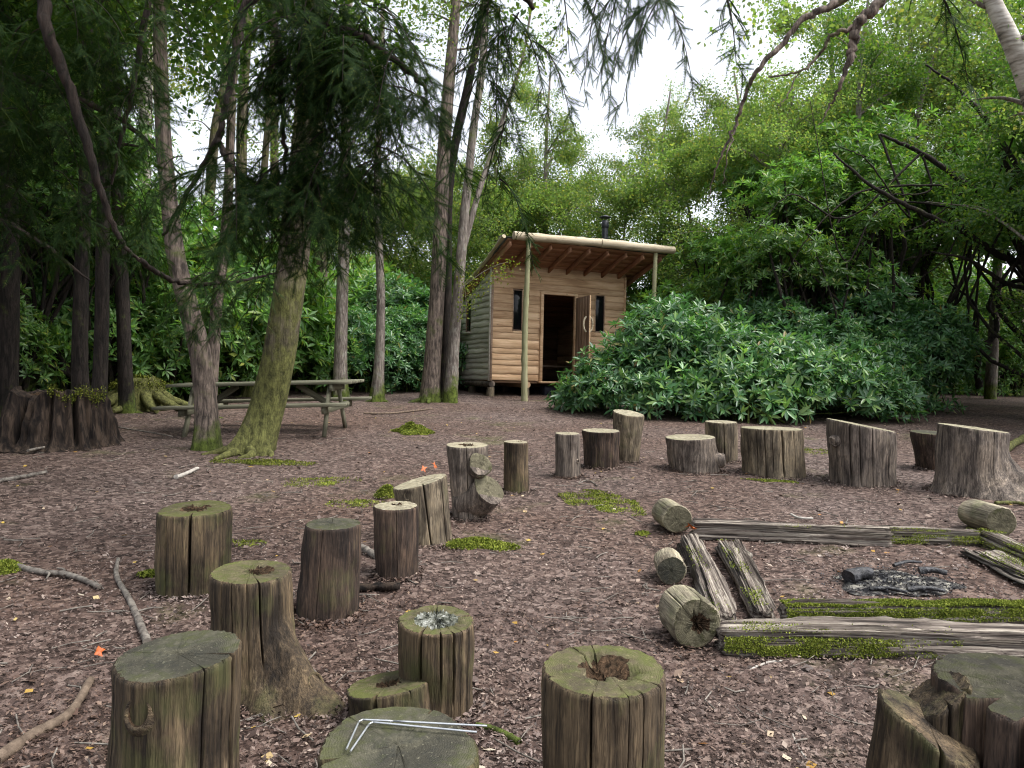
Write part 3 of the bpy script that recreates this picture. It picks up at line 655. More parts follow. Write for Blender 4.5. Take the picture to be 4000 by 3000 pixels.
def stool(label, base, top, h=None, Y=None, seed=1, side='st_brown', face='top_green', name='log_stool', heart='rot', **k):
    """base: (u_left, u_right, v_front_foot); top: (u_left, u_right, v_centre), photo pixels; Y given when the foot is out of frame"""
    ub, ut = (base[0] + base[1]) / 2, (top[0] + top[1]) / 2
    if Y is None:
        f = g(ub, base[2]); rb = (base[1] - base[0]) / 2 / PXM * f[1]
        for _ in range(3): Yc = f[1] + rb; rb = (base[1] - base[0]) / 2 / PXM * Yc * .99
        c = np.array([f[0] * Yc / f[1], Yc, 0])
    else:
        Yc = Y; rb = (base[1] - base[0]) / 2 / PXM * Yc; c = np.array([p(ub, base[2], Yc)[0], Yc, 0])
    c[2] = gz(c[0], c[1])
    tp = p(ut, top[2], Yc); rt = (top[1] - top[0]) / 2 / PXM * Yc
    hh = tp[2] - c[2] if h is None else h
    off = (tp[0] - c[0], 0.0)
    tl = k.pop('tilt', (0, 0)); tl = (tl[0], tl[1] + SLOPE)
    qc = np.random.default_rng(seed + 900); cr = list(k.pop('cracks', ()))
    for _ in range(5):
        a_ = qc.uniform(0, 6.28)
        if all(abs((a_ - c_[0] + np.pi) % (2*np.pi) - np.pi) > .2 for c_ in cr): cr.append((a_, qc.uniform(.008, .018), qc.uniform(.15, .4)*rt, qc.uniform(.78, .97)))
    k['cracks'] = cr
    sideG, topG, info = log_geo(seed, hh + .02, rb, rt, off, tilt=tl, **k)
    r0 = ob(name, mesh(name, sideG[0], sideG[1], M[side], True), None, (c[0], c[1], c[2] - .02)); tag(r0, label, 'stump', GS)
    r0['group'] = GS
    ob('cut_top', mesh('cut_top', topG[0], topG[1], [M[face], M[heart]], False, topG[2]), r0)
    return r0, c, hh, rb, rt, off
CR = lambda deg, hw, dp, t0=0.0: (d2r(deg) % (2*math.pi), hw, dp, t0)
# angle 270 faces the camera, 0 is to the right
M['lichen'] = plain('lichen_crust', [(.40, (.04, .045, .035)), (.48, (.12, .125, .10)), (.56, (.23, .24, .21)), (.66, (.38, .39, .36))], (42, 42, 42), .9, .2, 1.0, .015)
S = {}
S[1] = stool('upright log with long front crack and rotten dished top, nearest the dead sticks', (341, 497, 1299), (346, 500, 1098), seed=1, cracks=[CR(285, .035, .09), CR(250, .012, .01)], hollow=(.085, .018, -.01, .01))
S[2] = stool('mossy-topped upright log with a pale root spur reaching right', (460, 640, 1522), (457, 627, 1234), seed=2, side='st_brown', cracks=[CR(262, .012, .02), CR(300, .02, .06, .3)], flare=.02, hollow=(.06, .010, .04, .02), bulges=[(335, .42, .30, .36), (300, .3, .10, .25)], nz=26, nth=150)
S[3] = stool('large scarred log in the near corner, its tilted grey top split at the edge', (238, 500, 1760), (258, 510, 1412), Y=2.31, seed=3, side='st_brown', face='top_slate', tilt=(.10, .04), cracks=[CR(350, .03, .10), CR(318, .012, .02)], lob=.07, flute=.01)
S[4] = stool('dark leaning log with a smooth slate-green top', (640, 770, 1352), (661, 777, 1131), seed=4, side='st_dark', face='top_slate', cracks=[CR(262, .010, .012)], flute=.006)
S[5] = stool('reddish-brown upright log with a chipped pale top, in front of the slanted grey log', (814, 903, 1262), (809, 903, 1092), seed=5, side='st_dark', face='top_pale', cracks=[CR(278, .012, .02), CR(40, .05, .07, .7)], flute=.007, hollow=(.04, .008, .0, .04))
S[6] = stool('wide pale log with a steeply slanted top and two knot holes', (872, 980, 1186), (850, 966, 1040), seed=6, side='st_tan', face='top_pale', tilt=(.26, .0), cracks=[CR(283, .03, .06, -.3), CR(325, .025, .05, -.3)], lob=.06)
S[7] = stool('tall purplish log with a sawn branch stub and sawn knot, marked with green lichen', (978, 1048, 1126), (962, 1056, 961), seed=7, side='st_grey', face='top_pale', cracks=[CR(272, .02, .03)], lob=.05, flare=.02, hollow=(.07, .006, 0, 0))
S[8] = stool('slim upright log with a dark notch in its top, right beside the branch-stub log', (1088, 1143, 1069), (1088, 1141, 954), seed=8, side='st_brown', face='top_pale', hollow=(.03, .02, .03, .03), cracks=[CR(240, .015, .01)])
S[9] = stool('slim grey log with one straight crack and a knot hole low on its right side', (1200, 1254, 1036), (1200, 1252, 936), seed=9, side='st_grey', face='top_pale', cracks=[CR(280, .02, .02)], hollow=(.03, .01, .03, .05))
S[10] = stool('rough-barked brown log flaring to a wider pale top, in front of the leaning log', (1264, 1336, 1019), (1259, 1338, 930), seed=10, side='st_dark', face='top_pale', flute=.03, lob=.06)
S[11] = stool('tall pale log leaning right, standing against the rhododendron', (1332, 1378, 1005), (1325, 1390, 892), seed=11, side='st_tan', face='top_pale', tilt=(-.1, .12), flute=.02, cracks=[CR(225, .04, .02, .5)])
S[12] = stool('low wide grey log with a broken hole in its right side', (1448, 1552, 1026), (1440, 1540, 944), seed=12, side='st_grey', face='top_pale', tilt=(.07, 0), cracks=[CR(205, .05, .05)], lob=.07)
S[13] = stool('medium log with a wavy crack behind the low wide log', (1530, 1592, 998), (1525, 1591, 911), seed=13, side='st_tan', face='top_pale', cracks=[CR(263, .03, .03)], hollow=None)
S[14] = stool('broad tan log split by deep vertical cracks, level flat top', (1605, 1741, 1034), (1604, 1732, 925), seed=14, side='st_tan', face='top_pale', cracks=[CR(268, .025, .08), CR(237, .014, .05), CR(250, .008, .03), CR(291, .012, .04), CR(222, .02, .04)], flute=.008, tilt=(0, -.05))
S[15] = stool('broadest grey-brown log with a side knot and top sloping down to the right', (1793, 1932, 1053), (1787, 1931, 918), seed=15, side='st_grey', face='top_pale', tilt=(-.17, .0), cracks=[CR(228, .025, .05), CR(243, .02, .035), CR(262, .010, .02), CR(292, .014, .02)], lob=.06)
S[16] = stool('short dark log narrowing to its foot, beside the big rooty stump', (1984, 2046, 1021), (1969, 2051, 934), seed=16, side='st_dark', face='top_slate', flute=.008)
S[17] = stool('big weathered stump with a gnarled root bulge, at the far end of the stool ring', (2026, 2158, 1078), (2034, 2168, 924), seed=17, side='st_grey', face='top_pale', tilt=(-.1, .0), flare=.04, lob=.08, cracks=[CR(275, .01, .015, .3)], bulges=[(322, .5, .50, .50), (280, .35, .12, .4)], nz=26, nth=150)
S[18] = stool('tall log with deeply split rim and grey lichen-crusted top', (862, 1022, 1572), (858, 1028, 1338), seed=18, side='st_brown', face='top_green', cracks=[CR(252, .05, .10), CR(282, .03, .03, .3), CR(300, .03, .03, .2), CR(190, .04, .04, .8), CR(20, .06, .06, .8)], flute=.02, lob=.05, hollow=(.105, .004, .0, .0), heart='lichen')
S[19] = stool('short tilted log with mossy rotten heart, between the split-rim and low logs', (752, 950, 1612), (746, 930, 1476), seed=19, side='st_brown', face='top_green', tilt=(.16, -.16), cracks=[CR(262, .05, .05, .2), CR(225, .012, .02, .4)], hollow=(.055, .012, .0, .01), flute=.016)
S[20] = stool('low flat-topped log carrying two bent wire pegs', (690, 1040, 1990), (690, 1030, 1610), Y=2.12, seed=20, side='st_brown', face='top_slate', cracks=[CR(205, .05, .05, .3), CR(70, .02, .03, .6)], lob=.06)
S[21] = stool('large front log with a ring-shaped rotten hollow in its mossy top', (1168, 1432, 1800), (1173, 1437, 1445), Y=2.25, seed=21, side='st_brown', face='top_green', cracks=[CR(252, .02, .03), CR(285, .012, .012), CR(300, .012, .012)], hollow=(.085, .035, .01, .02), flute=.012, lob=.03)
S[22] = stool('huge dark jagged stump cut off by the picture corner, torn open on its left side', (2030, 2440, 1830), (2046, 2440, 1492), Y=2.10, seed=22, side='st_dark', face='top_dark', cracks=[CR(200, .10, .08), CR(228, .06, .06, .2), CR(285, .04, .06)], flute=.03, lob=.07)
hl = np.random.default_rng(333); HP, HD, HN, HL = [], [], [], []
for key, (r0_, c_, h_, rb_, rt_, of_) in S.items():
    n = int(1200 * rb_ * 2 / .35); a = hl.uniform(0, 6.28, n); rr = rb_ * (.98 + hl.exponential(.13, n)) + .005; x = c_[0] + rr*np.cos(a); y = c_[1] + rr*np.sin(a)
    HP.append(np.stack([x, y, gz(x, y) + .004 + .03*np.exp(-(rr - rb_)/.03)*hl.random(n)], 1)); b_ = hl.uniform(0, 6.28, n); HD.append(np.stack([np.cos(b_), np.sin(b_), hl.normal(0, .4, n)], 1)); HN.append(np.stack([.5*np.cos(a), .5*np.sin(a), np.ones(n)], 1) + hl.normal(0, .3, (n, 3))); HL.append(hl.uniform(.012, .034, n))
HP, HD, HN, HL = map(np.concatenate, (HP, HD, HN, HL)); V, f = leaf_cloud(HP, HD, HN, HL, HL*hl.uniform(.25, .7, len(HL)), .15)
stuff(ob('heaped_litter', mesh('heaped_litter', V, f, M['litter'])), 'brown leaf litter heaped against the feet of the log stools', 'leaf litter')
# parts of single stools
def spur(root, P, R, mat_, name='root_spur', seed=5, m=18, rough=.03, n=14, hole=None):
    q = np.random.default_rng(seed); n0 = len(P); P = smooth_path(P, n); R = np.interp(np.linspace(0, n0 - 1, n), np.arange(n0), R)
    th = np.linspace(0, 2*np.pi, m, endpoint=False); lobes = 1 + .05 * np.cos(2*th + .5)[None] + .04 * np.cos(3*th[None] + np.linspace(0, 3, n)[:, None]) + q.normal(0, rough, (n, m))
    V, f = tube_geo(P, R, m, lobes=lobes); o = ob(name, mesh(name, V, f, mat_, True), root); return o
def face_disc(root, c, nrm, r, mat_, name='sawn_face', seed=1, sq=1.0):
    q = np.random.default_rng(seed); m = 40; th = np.linspace(0, 2*np.pi, m, endpoint=False)
    rr = r * (1 + .07*np.cos(2*th + 1) + .05*np.cos(3*th) + .03*np.cos(5*th + 2))
    V = np.zeros((0, 3)); fs = [1, .97, .7, .4, .12]; L = []
    for k, f_ in enumerate(fs): L.append(np.stack([np.cos(th)*rr*f_, np.sin(th)*rr*f_*sq, np.full(m, .0 if k == 0 else .004) + q.normal(0, .0015, m)], 1))
    V = np.vstack(L); c0 = len(V); V = np.vstack([V, [[0, 0, .003]]]); j = np.arange(m)
    tri = np.stack([np.full(m, c0), j + 4*m, (j+1) % m + 4*m], 1)
    o = ob(name, mesh(name, V, [loftf(5, m), tri], mat_), root); o.matrix_local = Matrix.Translation(c) @ Vector(nrm).to_track_quat('Z', 'Y').to_matrix().to_4x4(); return o
def knot(root, c, nrm, r, seed=3):
    """raised knot collar with a dark hole"""
    m = 18; th = np.linspace(0, 2*np.pi, m, endpoint=False); L = []
    for rr, z in ((1.5, -.02), (1.2, -.004), (1.0, .002), (.85, -.006), (.6, -.03)): L.append(np.stack([np.cos(th)*r*rr, np.sin(th)*r*rr*1.25, np.full(m, z)], 1))
    V = np.vstack(L); V = np.vstack([V, [[0, 0, -.035]]]); j = np.arange(m); f = loftf(5, m); tri = np.stack([np.full(m, 5*m), j + 4*m, (j+1) % m + 4*m], 1)
    mi = np.concatenate([(np.arange(len(f)) >= 3*m).astype(int), np.ones(m, int)])
    o = ob('knot', mesh('knot', V, [f, tri], [root.data.materials[0], M['rot']], True, mi), root); o.matrix_local = Matrix.Translation(c) @ Vector(nrm).to_track_quat('Z', 'Y').to_matrix().to_4x4(); return o
r2, c, hh, rb, rt, off = S[2]
knot(r2, (rb*1.72, -rb*.92, .112), (.5, -.55, .65), .028)
r3, c, hh, rb, rt, off = S[3]
knot(r3, (-.02, -rt*1.02, hh - .085), (-.1, -.9, .25), .035)
r6, c, hh, rb, rt, off = S[6]
knot(r6, (off[0] - rt*.35, -rt*.93, hh - .06), (-.3, -1, 0), .022); knot(r6, (off[0]*.5 + rb*.62, -rb*.78, hh*.55), (.6, -.8, .1), .026)
r7, c, hh, rb, rt, off = S[7]
spur(r7, [(-.02, 0, .13), (rb*.7, -rb*.6, .19), (rb*1.22, -rb*1.0, .262)], [.16, .145, .14], M['st_grey'], 'branch_stub', seed=9, rough=.012)
face_disc(r7, (rb*1.24, -rb*1.02, .268), (.50, -.45, .40), .142, M['end_shade'], 'sawn_face', 5, 1.0)
spur(r7, [(off[0]*.8 + .02, -.05, hh - .22), (off[0] + rt*.50, -rt*.72, hh - .17), (off[0] + rt*.66, -rt*1.0, hh - .13)], [.07, .085, .09], M['st_grey'], 'knot_stub', seed=10, n=9, rough=.012)
face_disc(r7, (off[0] + rt*.67, -rt*1.015, hh - .125), (.35, -.85, .3), .092, M['end_shade'], 'sawn_face', 6, 1.1)
r9, c, hh, rb, rt, off = S[9]; knot(r9, (rb*.72, -rb*.72, .20), (.7, -.7, 0), .016)
r11, c, hh, rb, rt, off = S[11]; knot(r11, (off[0]*.8 - rt*.7, -rt*.66, hh*.82), (-.7, -.7, 0), .02)
r12, c, hh, rb, rt, off = S[12]
spur(r12, [(rb*.4, -rb*.3, .16), (rb*.85, -rb*.45, .16), (rb*1.12, -rb*.55, .165)], [.13, .10, .07], M['st_grey'], 'burr', seed=11, n=8); knot(r12, (rb*1.11, -rb*.57, .17), (.9, -.45, .1), .045)
r15, c, hh, rb, rt, off = S[15]
spur(r15, [(off[0] - rt*.6, -rt*.3, hh - .17), (off[0] - rt*.93, -rt*.42, hh - .15), (off[0] - rt*1.05, -rt*.48, hh - .16)], [.09, .07, .045], M['st_grey'], 'burr', seed=12, n=8); knot(r15, (off[0] - rt*1.0, -rt*.56, hh - .17), (-.6, -.8, .0), .026)
r17, c, hh, rb, rt, off = S[17]
knot(r17, (rb*.98, -rb*.98, .20), (.5, -.7, .5), .035); knot(r17, (rb*1.35, -rb*.80, .20), (.5, -.45, .75), .05)
r22, c, hh, rb, rt, off = S[22]
def chunk(root, x, y, r, h, tilt, seed, side, ecc=(1, 1), off=(0, 0)):
    sG, tG, _ = log_geo(seed, h, r*1.25, r, off, tilt=tilt, flute=.05, lob=.16, nz=16, nth=80, ecc=ecc, cracks=[CR(250, .05, r*.3), CR(300, .05, r*.25, .3)])
    o = ob('split_chunk', mesh('split_chunk', sG[0], sG[1], M[side], True), root, (x, y, 0)); ob('torn_end', mesh('torn_end', tG[0], tG[1], [M['st_brown'], M['rot']], False, tG[2]), o); return o
chunk(r22, -rb*1.30, -.02, .105, hh*.86, (-.35, .25), 71, 'st_brown', (1.0, 1.3), (.03, 0))
chunk(r22, -rb*1.04, .06, .085, hh*.97, (.9, -.2), 72, 'st_brown', (.8, 1.3), (.03, 0))
chunk(r22, -rb*.92, -rb*.62, .05, hh*.74, (.3, -.5), 73, 'st_brown', (.8, 1.0), (.015, 0))

# ------------------------------------------------------------------ logs lying down
def lying(label, u, v_foot, w_px, L, ang, seed, side='st_lying', face='end_shade', r=None, cracks=(), **k):
    """ang: heading of the near sawn end from +X, degrees; (u, v_foot) is where the near end touches the ground"""
    f = g(u, v_foot); r = w_px / 2 / PXM * f[1] if r is None else r
    sG, tG, _ = log_geo(seed, L, r, r, cracks=cracks, flute=.006, nz=9, **k)
    a = d2r(ang); ax = np.array([math.cos(a), math.sin(a), 0])
    c = np.array([f[0], f[1], 0]) - ax * L; c[2] = max(gz(c[0], c[1]), gz(f[0], f[1]) - .02) + r * .94
    Mx = Matrix.Translation(c) @ Vector(ax).to_track_quat('Z', 'Y').to_matrix().to_4x4()
    o = ob('short_log', mesh('short_log', sG[0], sG[1], M[side], True)); o.matrix_world = Mx; tag(o, label, 'log', 'short logs lying by the fire square')
    ob('cut_end', mesh('cut_end', tG[0], tG[1], [M[face], M['rot']], False, tG[2]), o)
    tv = tG[0].copy(); tv[:, 2] = .0 - (tv[:, 2] - L); ob('cut_end', mesh('cut_end', tv, [x[:, ::-1] for x in tG[1]], [M[face], M['rot']], False, tG[2]), o)
    return o
lying('pale short log lying behind the corner of the fire square', 1463, 1152, 62, .34, -86, 41)
lying('black-flecked short log, middle of three on the left of the fire square', 1450, 1262, 62, .26, -96, 42, face='top_slate')
lying('fat short log with a dark ringed end, nearest of the three on the left', 1503, 1398, 108, .25, -85, 43, cracks=[CR(80, .02, .03), CR(130, .02, .03)], hollow=(.05, .012, .02, .0))
lying('tan short log lying behind the far right corner of the fire square', 2163, 1164, 64, .40, -92, 44)

# ------------------------------------------------------------------ old split rails round the fire
def rail(label, A, B, w, hgt, seed, mat_='rail', name='split_rail', sink=.01, taper=1.0, bow=.03):
    q = np.random.default_rng(seed); A = np.array(A, float); B = np.array(B, float); d = B - A; L = math.hypot(d[0], d[1]); n = int(L / .05) + 4
    m = 52; th = np.linspace(0, 2*np.pi, m, endpoint=False); sx = np.sign(np.cos(th)) * np.abs(np.cos(th)) ** .55 * w / 2; sz = np.sign(np.sin(th)) * np.abs(np.sin(th)) ** .55 * hgt / 2
    ridge = q.normal(0, .011, m); x = np.linspace(-L/2, L/2, n); V = np.zeros((n, m, 3))
    wl = np.cumsum(q.normal(0, .0035, (n, m)), 0); wl -= wl.mean(0)
    b1, b2 = q.uniform(0, 6, 2)
    for i in range(n):
        s_ = (1 + .10*math.sin(x[i]*2.1 + b1)) * (1 + (taper - 1) * i / n); e = 1.0 if 0 < i < n-1 else .93
        rad = 1 + (ridge + np.clip(wl[i], -.014, .014)) / (hgt/2)
        V[i, :, 0] = x[i] + (q.normal(0, .012, m) if i in (0, n-1) else 0); V[i, :, 1] = sx*rad*s_*e + bow*math.sin(x[i]*1.4 + b2); V[i, :, 2] = sz*rad*s_*e + hgt/2 + .008*math.sin(x[i]*3 + b2)
    c = (A + B) / 2; f = [loftf(n, m)]; V = V.reshape(-1, 3); c0 = len(V); V = np.vstack([V, V[:m].mean(0), V[-m:].mean(0)]); j = np.arange(m)
    f.append(np.vstack([np.stack([np.full(m, c0), (j+1) % m, j], 1), np.stack([np.full(m, c0+1), j+(n-1)*m, (j+1) % m+(n-1)*m], 1)]))
    o = ob(name, mesh(name, V, f, M[mat_], False), None); za, zb = gz(A[0], A[1]), gz(B[0], B[1])
    xa = Vector((d[0], d[1], zb - za)).normalized(); ya = Vector((0, 0, 1)).cross(xa).normalized(); zz = xa.cross(ya)
    o.matrix_world = Matrix(((xa[0], ya[0], zz[0], c[0]), (xa[1], ya[1], zz[1], c[1]), (xa[2], ya[2], zz[2], (za+zb)/2 - sink), (0, 0, 0, 1)))
    tag(o, label, 'rail', 'split rails framing the fire square'); return o, L, w, hgt
def fuzz(parent, P, N, n_len=.018, seed=1, mat_='moss', name='moss'):
    """a coat of short moss blades at points P with normals N (parent space)"""
    q = np.random.default_rng(seed); n = len(P); D = N * .35 + q.normal(0, .6, (n, 3)); L = n_len * q.uniform(.5, 1.3, n)
    V, f = leaf_cloud(P, D, N + q.normal(0, .3, (n, 3)), L, L * .5, .1)
    o = ob(name, mesh(name, V, f, M[mat_]), parent); o['kind'] = 'stuff'; return o
def rail_moss(r, dens, x0, x1, side, seed, full=False, face=0.0):
    o, L, w, h = r; q = np.random.default_rng(seed); n = int(dens * 2.2 * (x1 - x0)); x = q.uniform(x0, x1, n)
    k = np.sin(x*5 + seed) + .7*np.sin(x*11.3 + 2*seed) + .5*np.sin(x*23 + seed); keep = q.random(n) < 1/(1 + np.exp(-2.2*(k + (1.8 if full else .5))))
    isf = q.random(n) < face
    y = np.where(isf, side * (w/2 + .004), q.uniform(-w/2*.95, w/2*.95, n)); z = np.where(isf, q.uniform(h*.6 if full else .02, h*.98 if full else h*.85, n), h + .004 + (.012*np.abs(np.sin(x*7)) if full else 0))
    keep &= q.random(n) < 1/(1 + np.exp(-3*(np.sin(x*9 + z*60 + seed) + np.sin(x*17 - z*45) + .8*np.sin(x*3.1 + y*50) + (2.2 if full else .35))))
    P = np.stack([x, y, z], 1)[keep]; N = np.where(isf[:, None], [[0, side, .3]], [[0, 0, 1]])[keep]
    return fuzz(o, P, N.astype(float), .011, seed)
gg = lambda u, v: g(u, v)[:2].tolist()
A = g(1500, 1160); B = g(1917, 1180); ra = rail('long grey split rail along the back of the fire square', A[:2], B[:2], .15, .13, 51)
rail_moss(ra, 500, -.1, .5, -1, 51)
A = g(1905, 1176); B = g(2112, 1182); ra = rail('short mossy rail continuing the back of the fire square', A[:2], B[:2], .11, .11, 52); rail_moss(ra, 4000, -.55, .55, -1, 52, face=.5)
A = g(1484, 1172); B = g(1556, 1356); ra = rail('long lichen-grey rail with a mossy edge, left side of the fire square', A[:2], B[:2], .115, .10, 53); rail_moss(ra, 2600, -ra[1]/2 + .3, ra[1]/2, 1, 53, face=.85)
A = g(1566, 1192); B = g(1640, 1342); ra = rail('shorter pale rail inside the left side of the fire square', A[:2], B[:2], .115, .10, 54); rail_moss(ra, 1500, -ra[1]/2, ra[1]/2, 1, 54, face=.4)
A = g(1556, 1402); B = g(2330, 1424); ra = rail('big furrowed rail with mossy face, front of the fire square', A[:2], B[:2], .15, .13, 55, bow=.015); rail_moss(ra, 7000, -ra[1]/2, ra[1]/2*.3, -1, 55, face=.75); 
A = g(1692, 1372); B = g(2330, 1376); ra = rail('moss-covered rail just behind the big front rail', A[:2], B[:2], .10, .165, 56, bow=.01); rail_moss(ra, 14000, -ra[1]/2, ra[1]/2*.75, -1, 56, face=.3, full=True)
A = g(2120, 1180); B = g(2290, 1255); ra = rail('dark mossy rail at the right side of the fire square', A[:2], B[:2], .13, .11, 57); rail_moss(ra, 3500, -.5, .4, -1, 57, face=.4)
A = g(2128, 1205); B = g(2290, 1290); ra = rail('flat pale weathered rail lying inside the right side of the square', A[:2], B[:2], .19, .06, 58); rail_moss(ra, 2200, -.3, .5, -1, 58, face=.3)

# ------------------------------------------------------------------ burnt-out fire
fc = g(1930, 1268)
q = np.random.default_rng(61); m = 60; th = np.linspace(0, 2*np.pi, m, endpoint=False); L = []
for f_, z in ((1, .006), (.85, .018), (.6, .024), (.3, .02)):
    rr = f_ * (1 + .12*np.cos(3*th + 1) + .1*np.cos(5*th) + .06*np.cos(9*th + 2)); x = rr*.36*np.cos(th); y = rr*.24*np.sin(th); L.append(np.stack([x, y, gz(x + fc[0], y + fc[1]) - fc[2] + z + q.normal(0, .004, m)], 1))
V = np.vstack(L); V = np.vstack([V, [[0, 0, .02]]]); j = np.arange(m)
o = ob('ash_bed', mesh('ash_bed', V, [loftf(4, m), np.stack([np.full(m, 4*m), j + 3*m, (j+1) % m + 3*m], 1)], M['ash'], True), None, fc); stuff(o, 'grey ash and charcoal of a burnt-out fire', 'ash')
n = 1500; x = q.normal(0, .19, n); y = q.normal(0, .13, n); a = q.uniform(0, 6.28, n)
V, f = leaf_cloud(np.stack([x + fc[0], y + fc[1], gz(x + fc[0], y + fc[1]) + q.uniform(.01, .04, n)], 1), np.stack([np.cos(a), np.sin(a), q.normal(0, .5, n)], 1), unit(q, n), q.uniform(.008, .024, n), q.uniform(.005, .014, n))
stuff(ob('charcoal_bits', mesh('charcoal_bits', V, f, M['char'])), 'black charcoal bits strewn in the burnt-out fire', 'charcoal')
for k, (u, v, u2, v2, r_, lb) in enumerate([(1832, 1268, 1880, 1262, .045, 'thick black charred log end at the left of the ash'), (1960, 1290, 2040, 1296, .015, 'thin charred stick along the front of the ash'), (1985, 1252, 2045, 1258, .022, 'charred log at the right rear of the ash'), (1880, 1285, 1960, 1297, .013, 'charred stick lying between the log end and the thin stick'), (1930, 1236, 1990, 1230, .011, 'charred twig at the back of the ash')]):
    A = g(u, v) + [0, 0, r_*.8 + .015]; B = g(u2, v2) + [0, 0, r_*.8 + .02]; P = smooth_path([A, (A+B)/2 + [0, .01, .012], B], 9); c = P.mean(0)
    V, f = tube_geo(P - c, r_ * np.linspace(1.1, .75, 9), 12, np.random.default_rng(70 + k), .09); tag(ob('charred_log', mesh('charred_log', V, f, M['char']), None, c), lb, 'charred log', 'charred wood in the fire')

# ------------------------------------------------------------------ branches and small things on the ground
def branch(label, pts, r0, r1, mat_='stick', seed=1, twigs=(), name='fallen_branch', lift=.0):
    q = np.random.default_rng(seed); P = np.array([g(u, v) for u, v in pts]); P[:, 2] += r0 * .8 + lift
    n = 6 * len(P); Q = smooth_path(P, n); Q[:, 2] += np.abs(q.normal(0, r0*.15, n)); c = Q.mean(0); R = np.linspace(r0, r1, n) * (1 + q.normal(0, .06, n))
    V, f = tube_geo(Q - c, R, 9, q, .04); o = ob(name, mesh(name, V, f, M[mat_], True), None, c); tag(o, label, 'branch')
    for i, du, dv in twigs:
        s0 = Q[int(i * (n-1))]; u0 = s0; e = s0 + np.array([du, dv, .01]); T = smooth_path([s0, (s0+e)/2 + [.01, .01, .01], e], 6)
        V, f = tube_geo(T - c, np.linspace(r0*.55, r0*.25, 6), 6, q, .05); ob('side_twig', mesh('side_twig', V, f, M[mat_], True), o)
    return o
branch('grey crooked branch lying near the mossy clump at the left edge', [(30, 1225), (90, 1240), (150, 1248), (216, 1275)], .020, .014, 'stick', 81, [(.4, .10, -.16), (.62, -.1, .09)])
branch('dark curved branch running up to the corner log', [(255, 1212), (252, 1250), (285, 1310), (318, 1390)], .012, .019, 'stick', 82, [(.75, .12, .05)])
branch('thick brown crooked branch in the bottom left corner', [(196, 1470), (150, 1540), (70, 1585), (-10, 1640)], .016, .024, 'stick_brown', 83)
branch('long thin pale branch arching over the litter under the dark trees', [(60, 985), (130, 965), (205, 930), (290, 935), (372, 948)], .016, .010, 'stick', 84, [(.3, .2, .2)], lift=.04)
branch('mossy brown branch on the ground right of the picnic table', [(786, 893), (840, 893), (890, 888), (935, 884)], .022, .016, 'stick_brown', 85, [(.5, .25, .5)])
branch('short bleached stick near the foot of the twin leaning trees', [(380, 1033), (404, 1024), (427, 1014)], .022, .018, 'stick_white', 86)
branch('grey stick at the left edge below the decayed stump', [(-10, 1048), (40, 1040), (100, 1028)], .022, .018, 'stick', 87)
branch('black stick beside the low log with the wire pegs', [(1028, 1572), (1070, 1582), (1122, 1610)], .010, .014, 'bark_dark', 88)
branch('crooked pale stick in front of the big front rail', [(1612, 1465), (1620, 1448), (1655, 1432), (1690, 1428)], .006, .005, 'stick_white', 89)
branch('short straight pale stick beside the front log', [(1712, 1595), (1725, 1625), (1742, 1650)], .005, .004, 'stick_white', 90)
branch('pair-thick grey stick lying against the front rail foot', [(1572, 1412), (1630, 1416), (1688, 1412)], .010, .008, 'stick', 91)
branch('grey log piece between the dark leaning log and the reddish log', [(778, 1195), (800, 1205), (818, 1218)], .026, .024, 'stick', 92, name='wood_piece')
branch('bleached curved stick lying on the back rail', [(1708, 1150), (1725, 1158), (1755, 1160)], .010, .008, 'stick_white', 93, lift=.13)
branch('mossy fallen limb beyond the rhododendron', [(1965, 882), (2000, 868), (2028, 850)], .09, .07, 'bark_moss', 94)
branch('mossy root at the right edge behind the gnarled stump', [(2165, 985), (2195, 965), (2230, 945)], .06, .05, 'bark_moss', 95)
branch('thin dark mossy stick below the gnarled stump', [(2150, 1092), (2190, 1092), (2240, 1098)], .018, .014, 'bark_moss', 96)
branch('grey twig lying left of the fire in the litter', [(1290, 1050), (1270, 1040), (1250, 1046)], .008, .006, 'stick', 97)
def slab(name, label, u, v, L, w, h, ang, mat_, seed, cat):
    c = g(u, v); q = np.random.default_rng(seed); mb = MB(); add_plank(mb, q, L, w, h, n=8, wob=.008); o = ob(name, mb.mesh(name, M[mat_]), None, (c[0], c[1], c[2] + h*.6 + .01), (.06, -.05, d2r(ang))); return tag(o, label, cat)
slab('bark_slab', 'orange-brown rotten bark slab beside the dark leaning log', 815, 1280, .26, .07, .03, 4, 'oldstump', 5, 'bark')
slab('plank_offcut', 'small pale plank offcut lying near the fire', 1797, 1321, .13, .045, .018, 12, 'table_wood', 6, 'offcut')
slab('wood_chunk', 'small pale wood chunk beside the inner rail', 1612, 1210, .10, .045, .035, 50, 'stick', 7, 'wood chunk')
# wire pegs on the low log
r20, c20, h20, rb20, rt20, off20 = S[20]
for k, (pts, lb) in enumerate([([(748, 1621), (775, 1567), (783, 1563), (850, 1566), (1052, 1576)], 'longer bent wire peg, at the back of the pair on the low log'), ([(757, 1625), (797, 1572), (805, 1568), (860, 1573), (1030, 1588)], 'nearer bent wire peg lying on the low log')]):
    zt = c20[2] + h20 + .009
    P = []
    for u, v in pts: d = ray(u, v); t = (zt + .012 * 0 - EYE) / d[2]; P.append(EYEV + d * t)
    P = np.array(P); P[:, 2] += SLOPE * (P[:, 1] - c20[1]) + .006
    n = 30; Q = np.vstack([np.linspace(P[i], P[i+1], 8) for i in range(len(P)-1)]); cc = Q.mean(0)
    V, f = tube_geo(Q - cc, .0032, 7); tag(ob('wire_peg', mesh('wire_peg', V, f, M['wire'], True), None, cc), lb, 'wire peg', 'wire pegs on the low log')

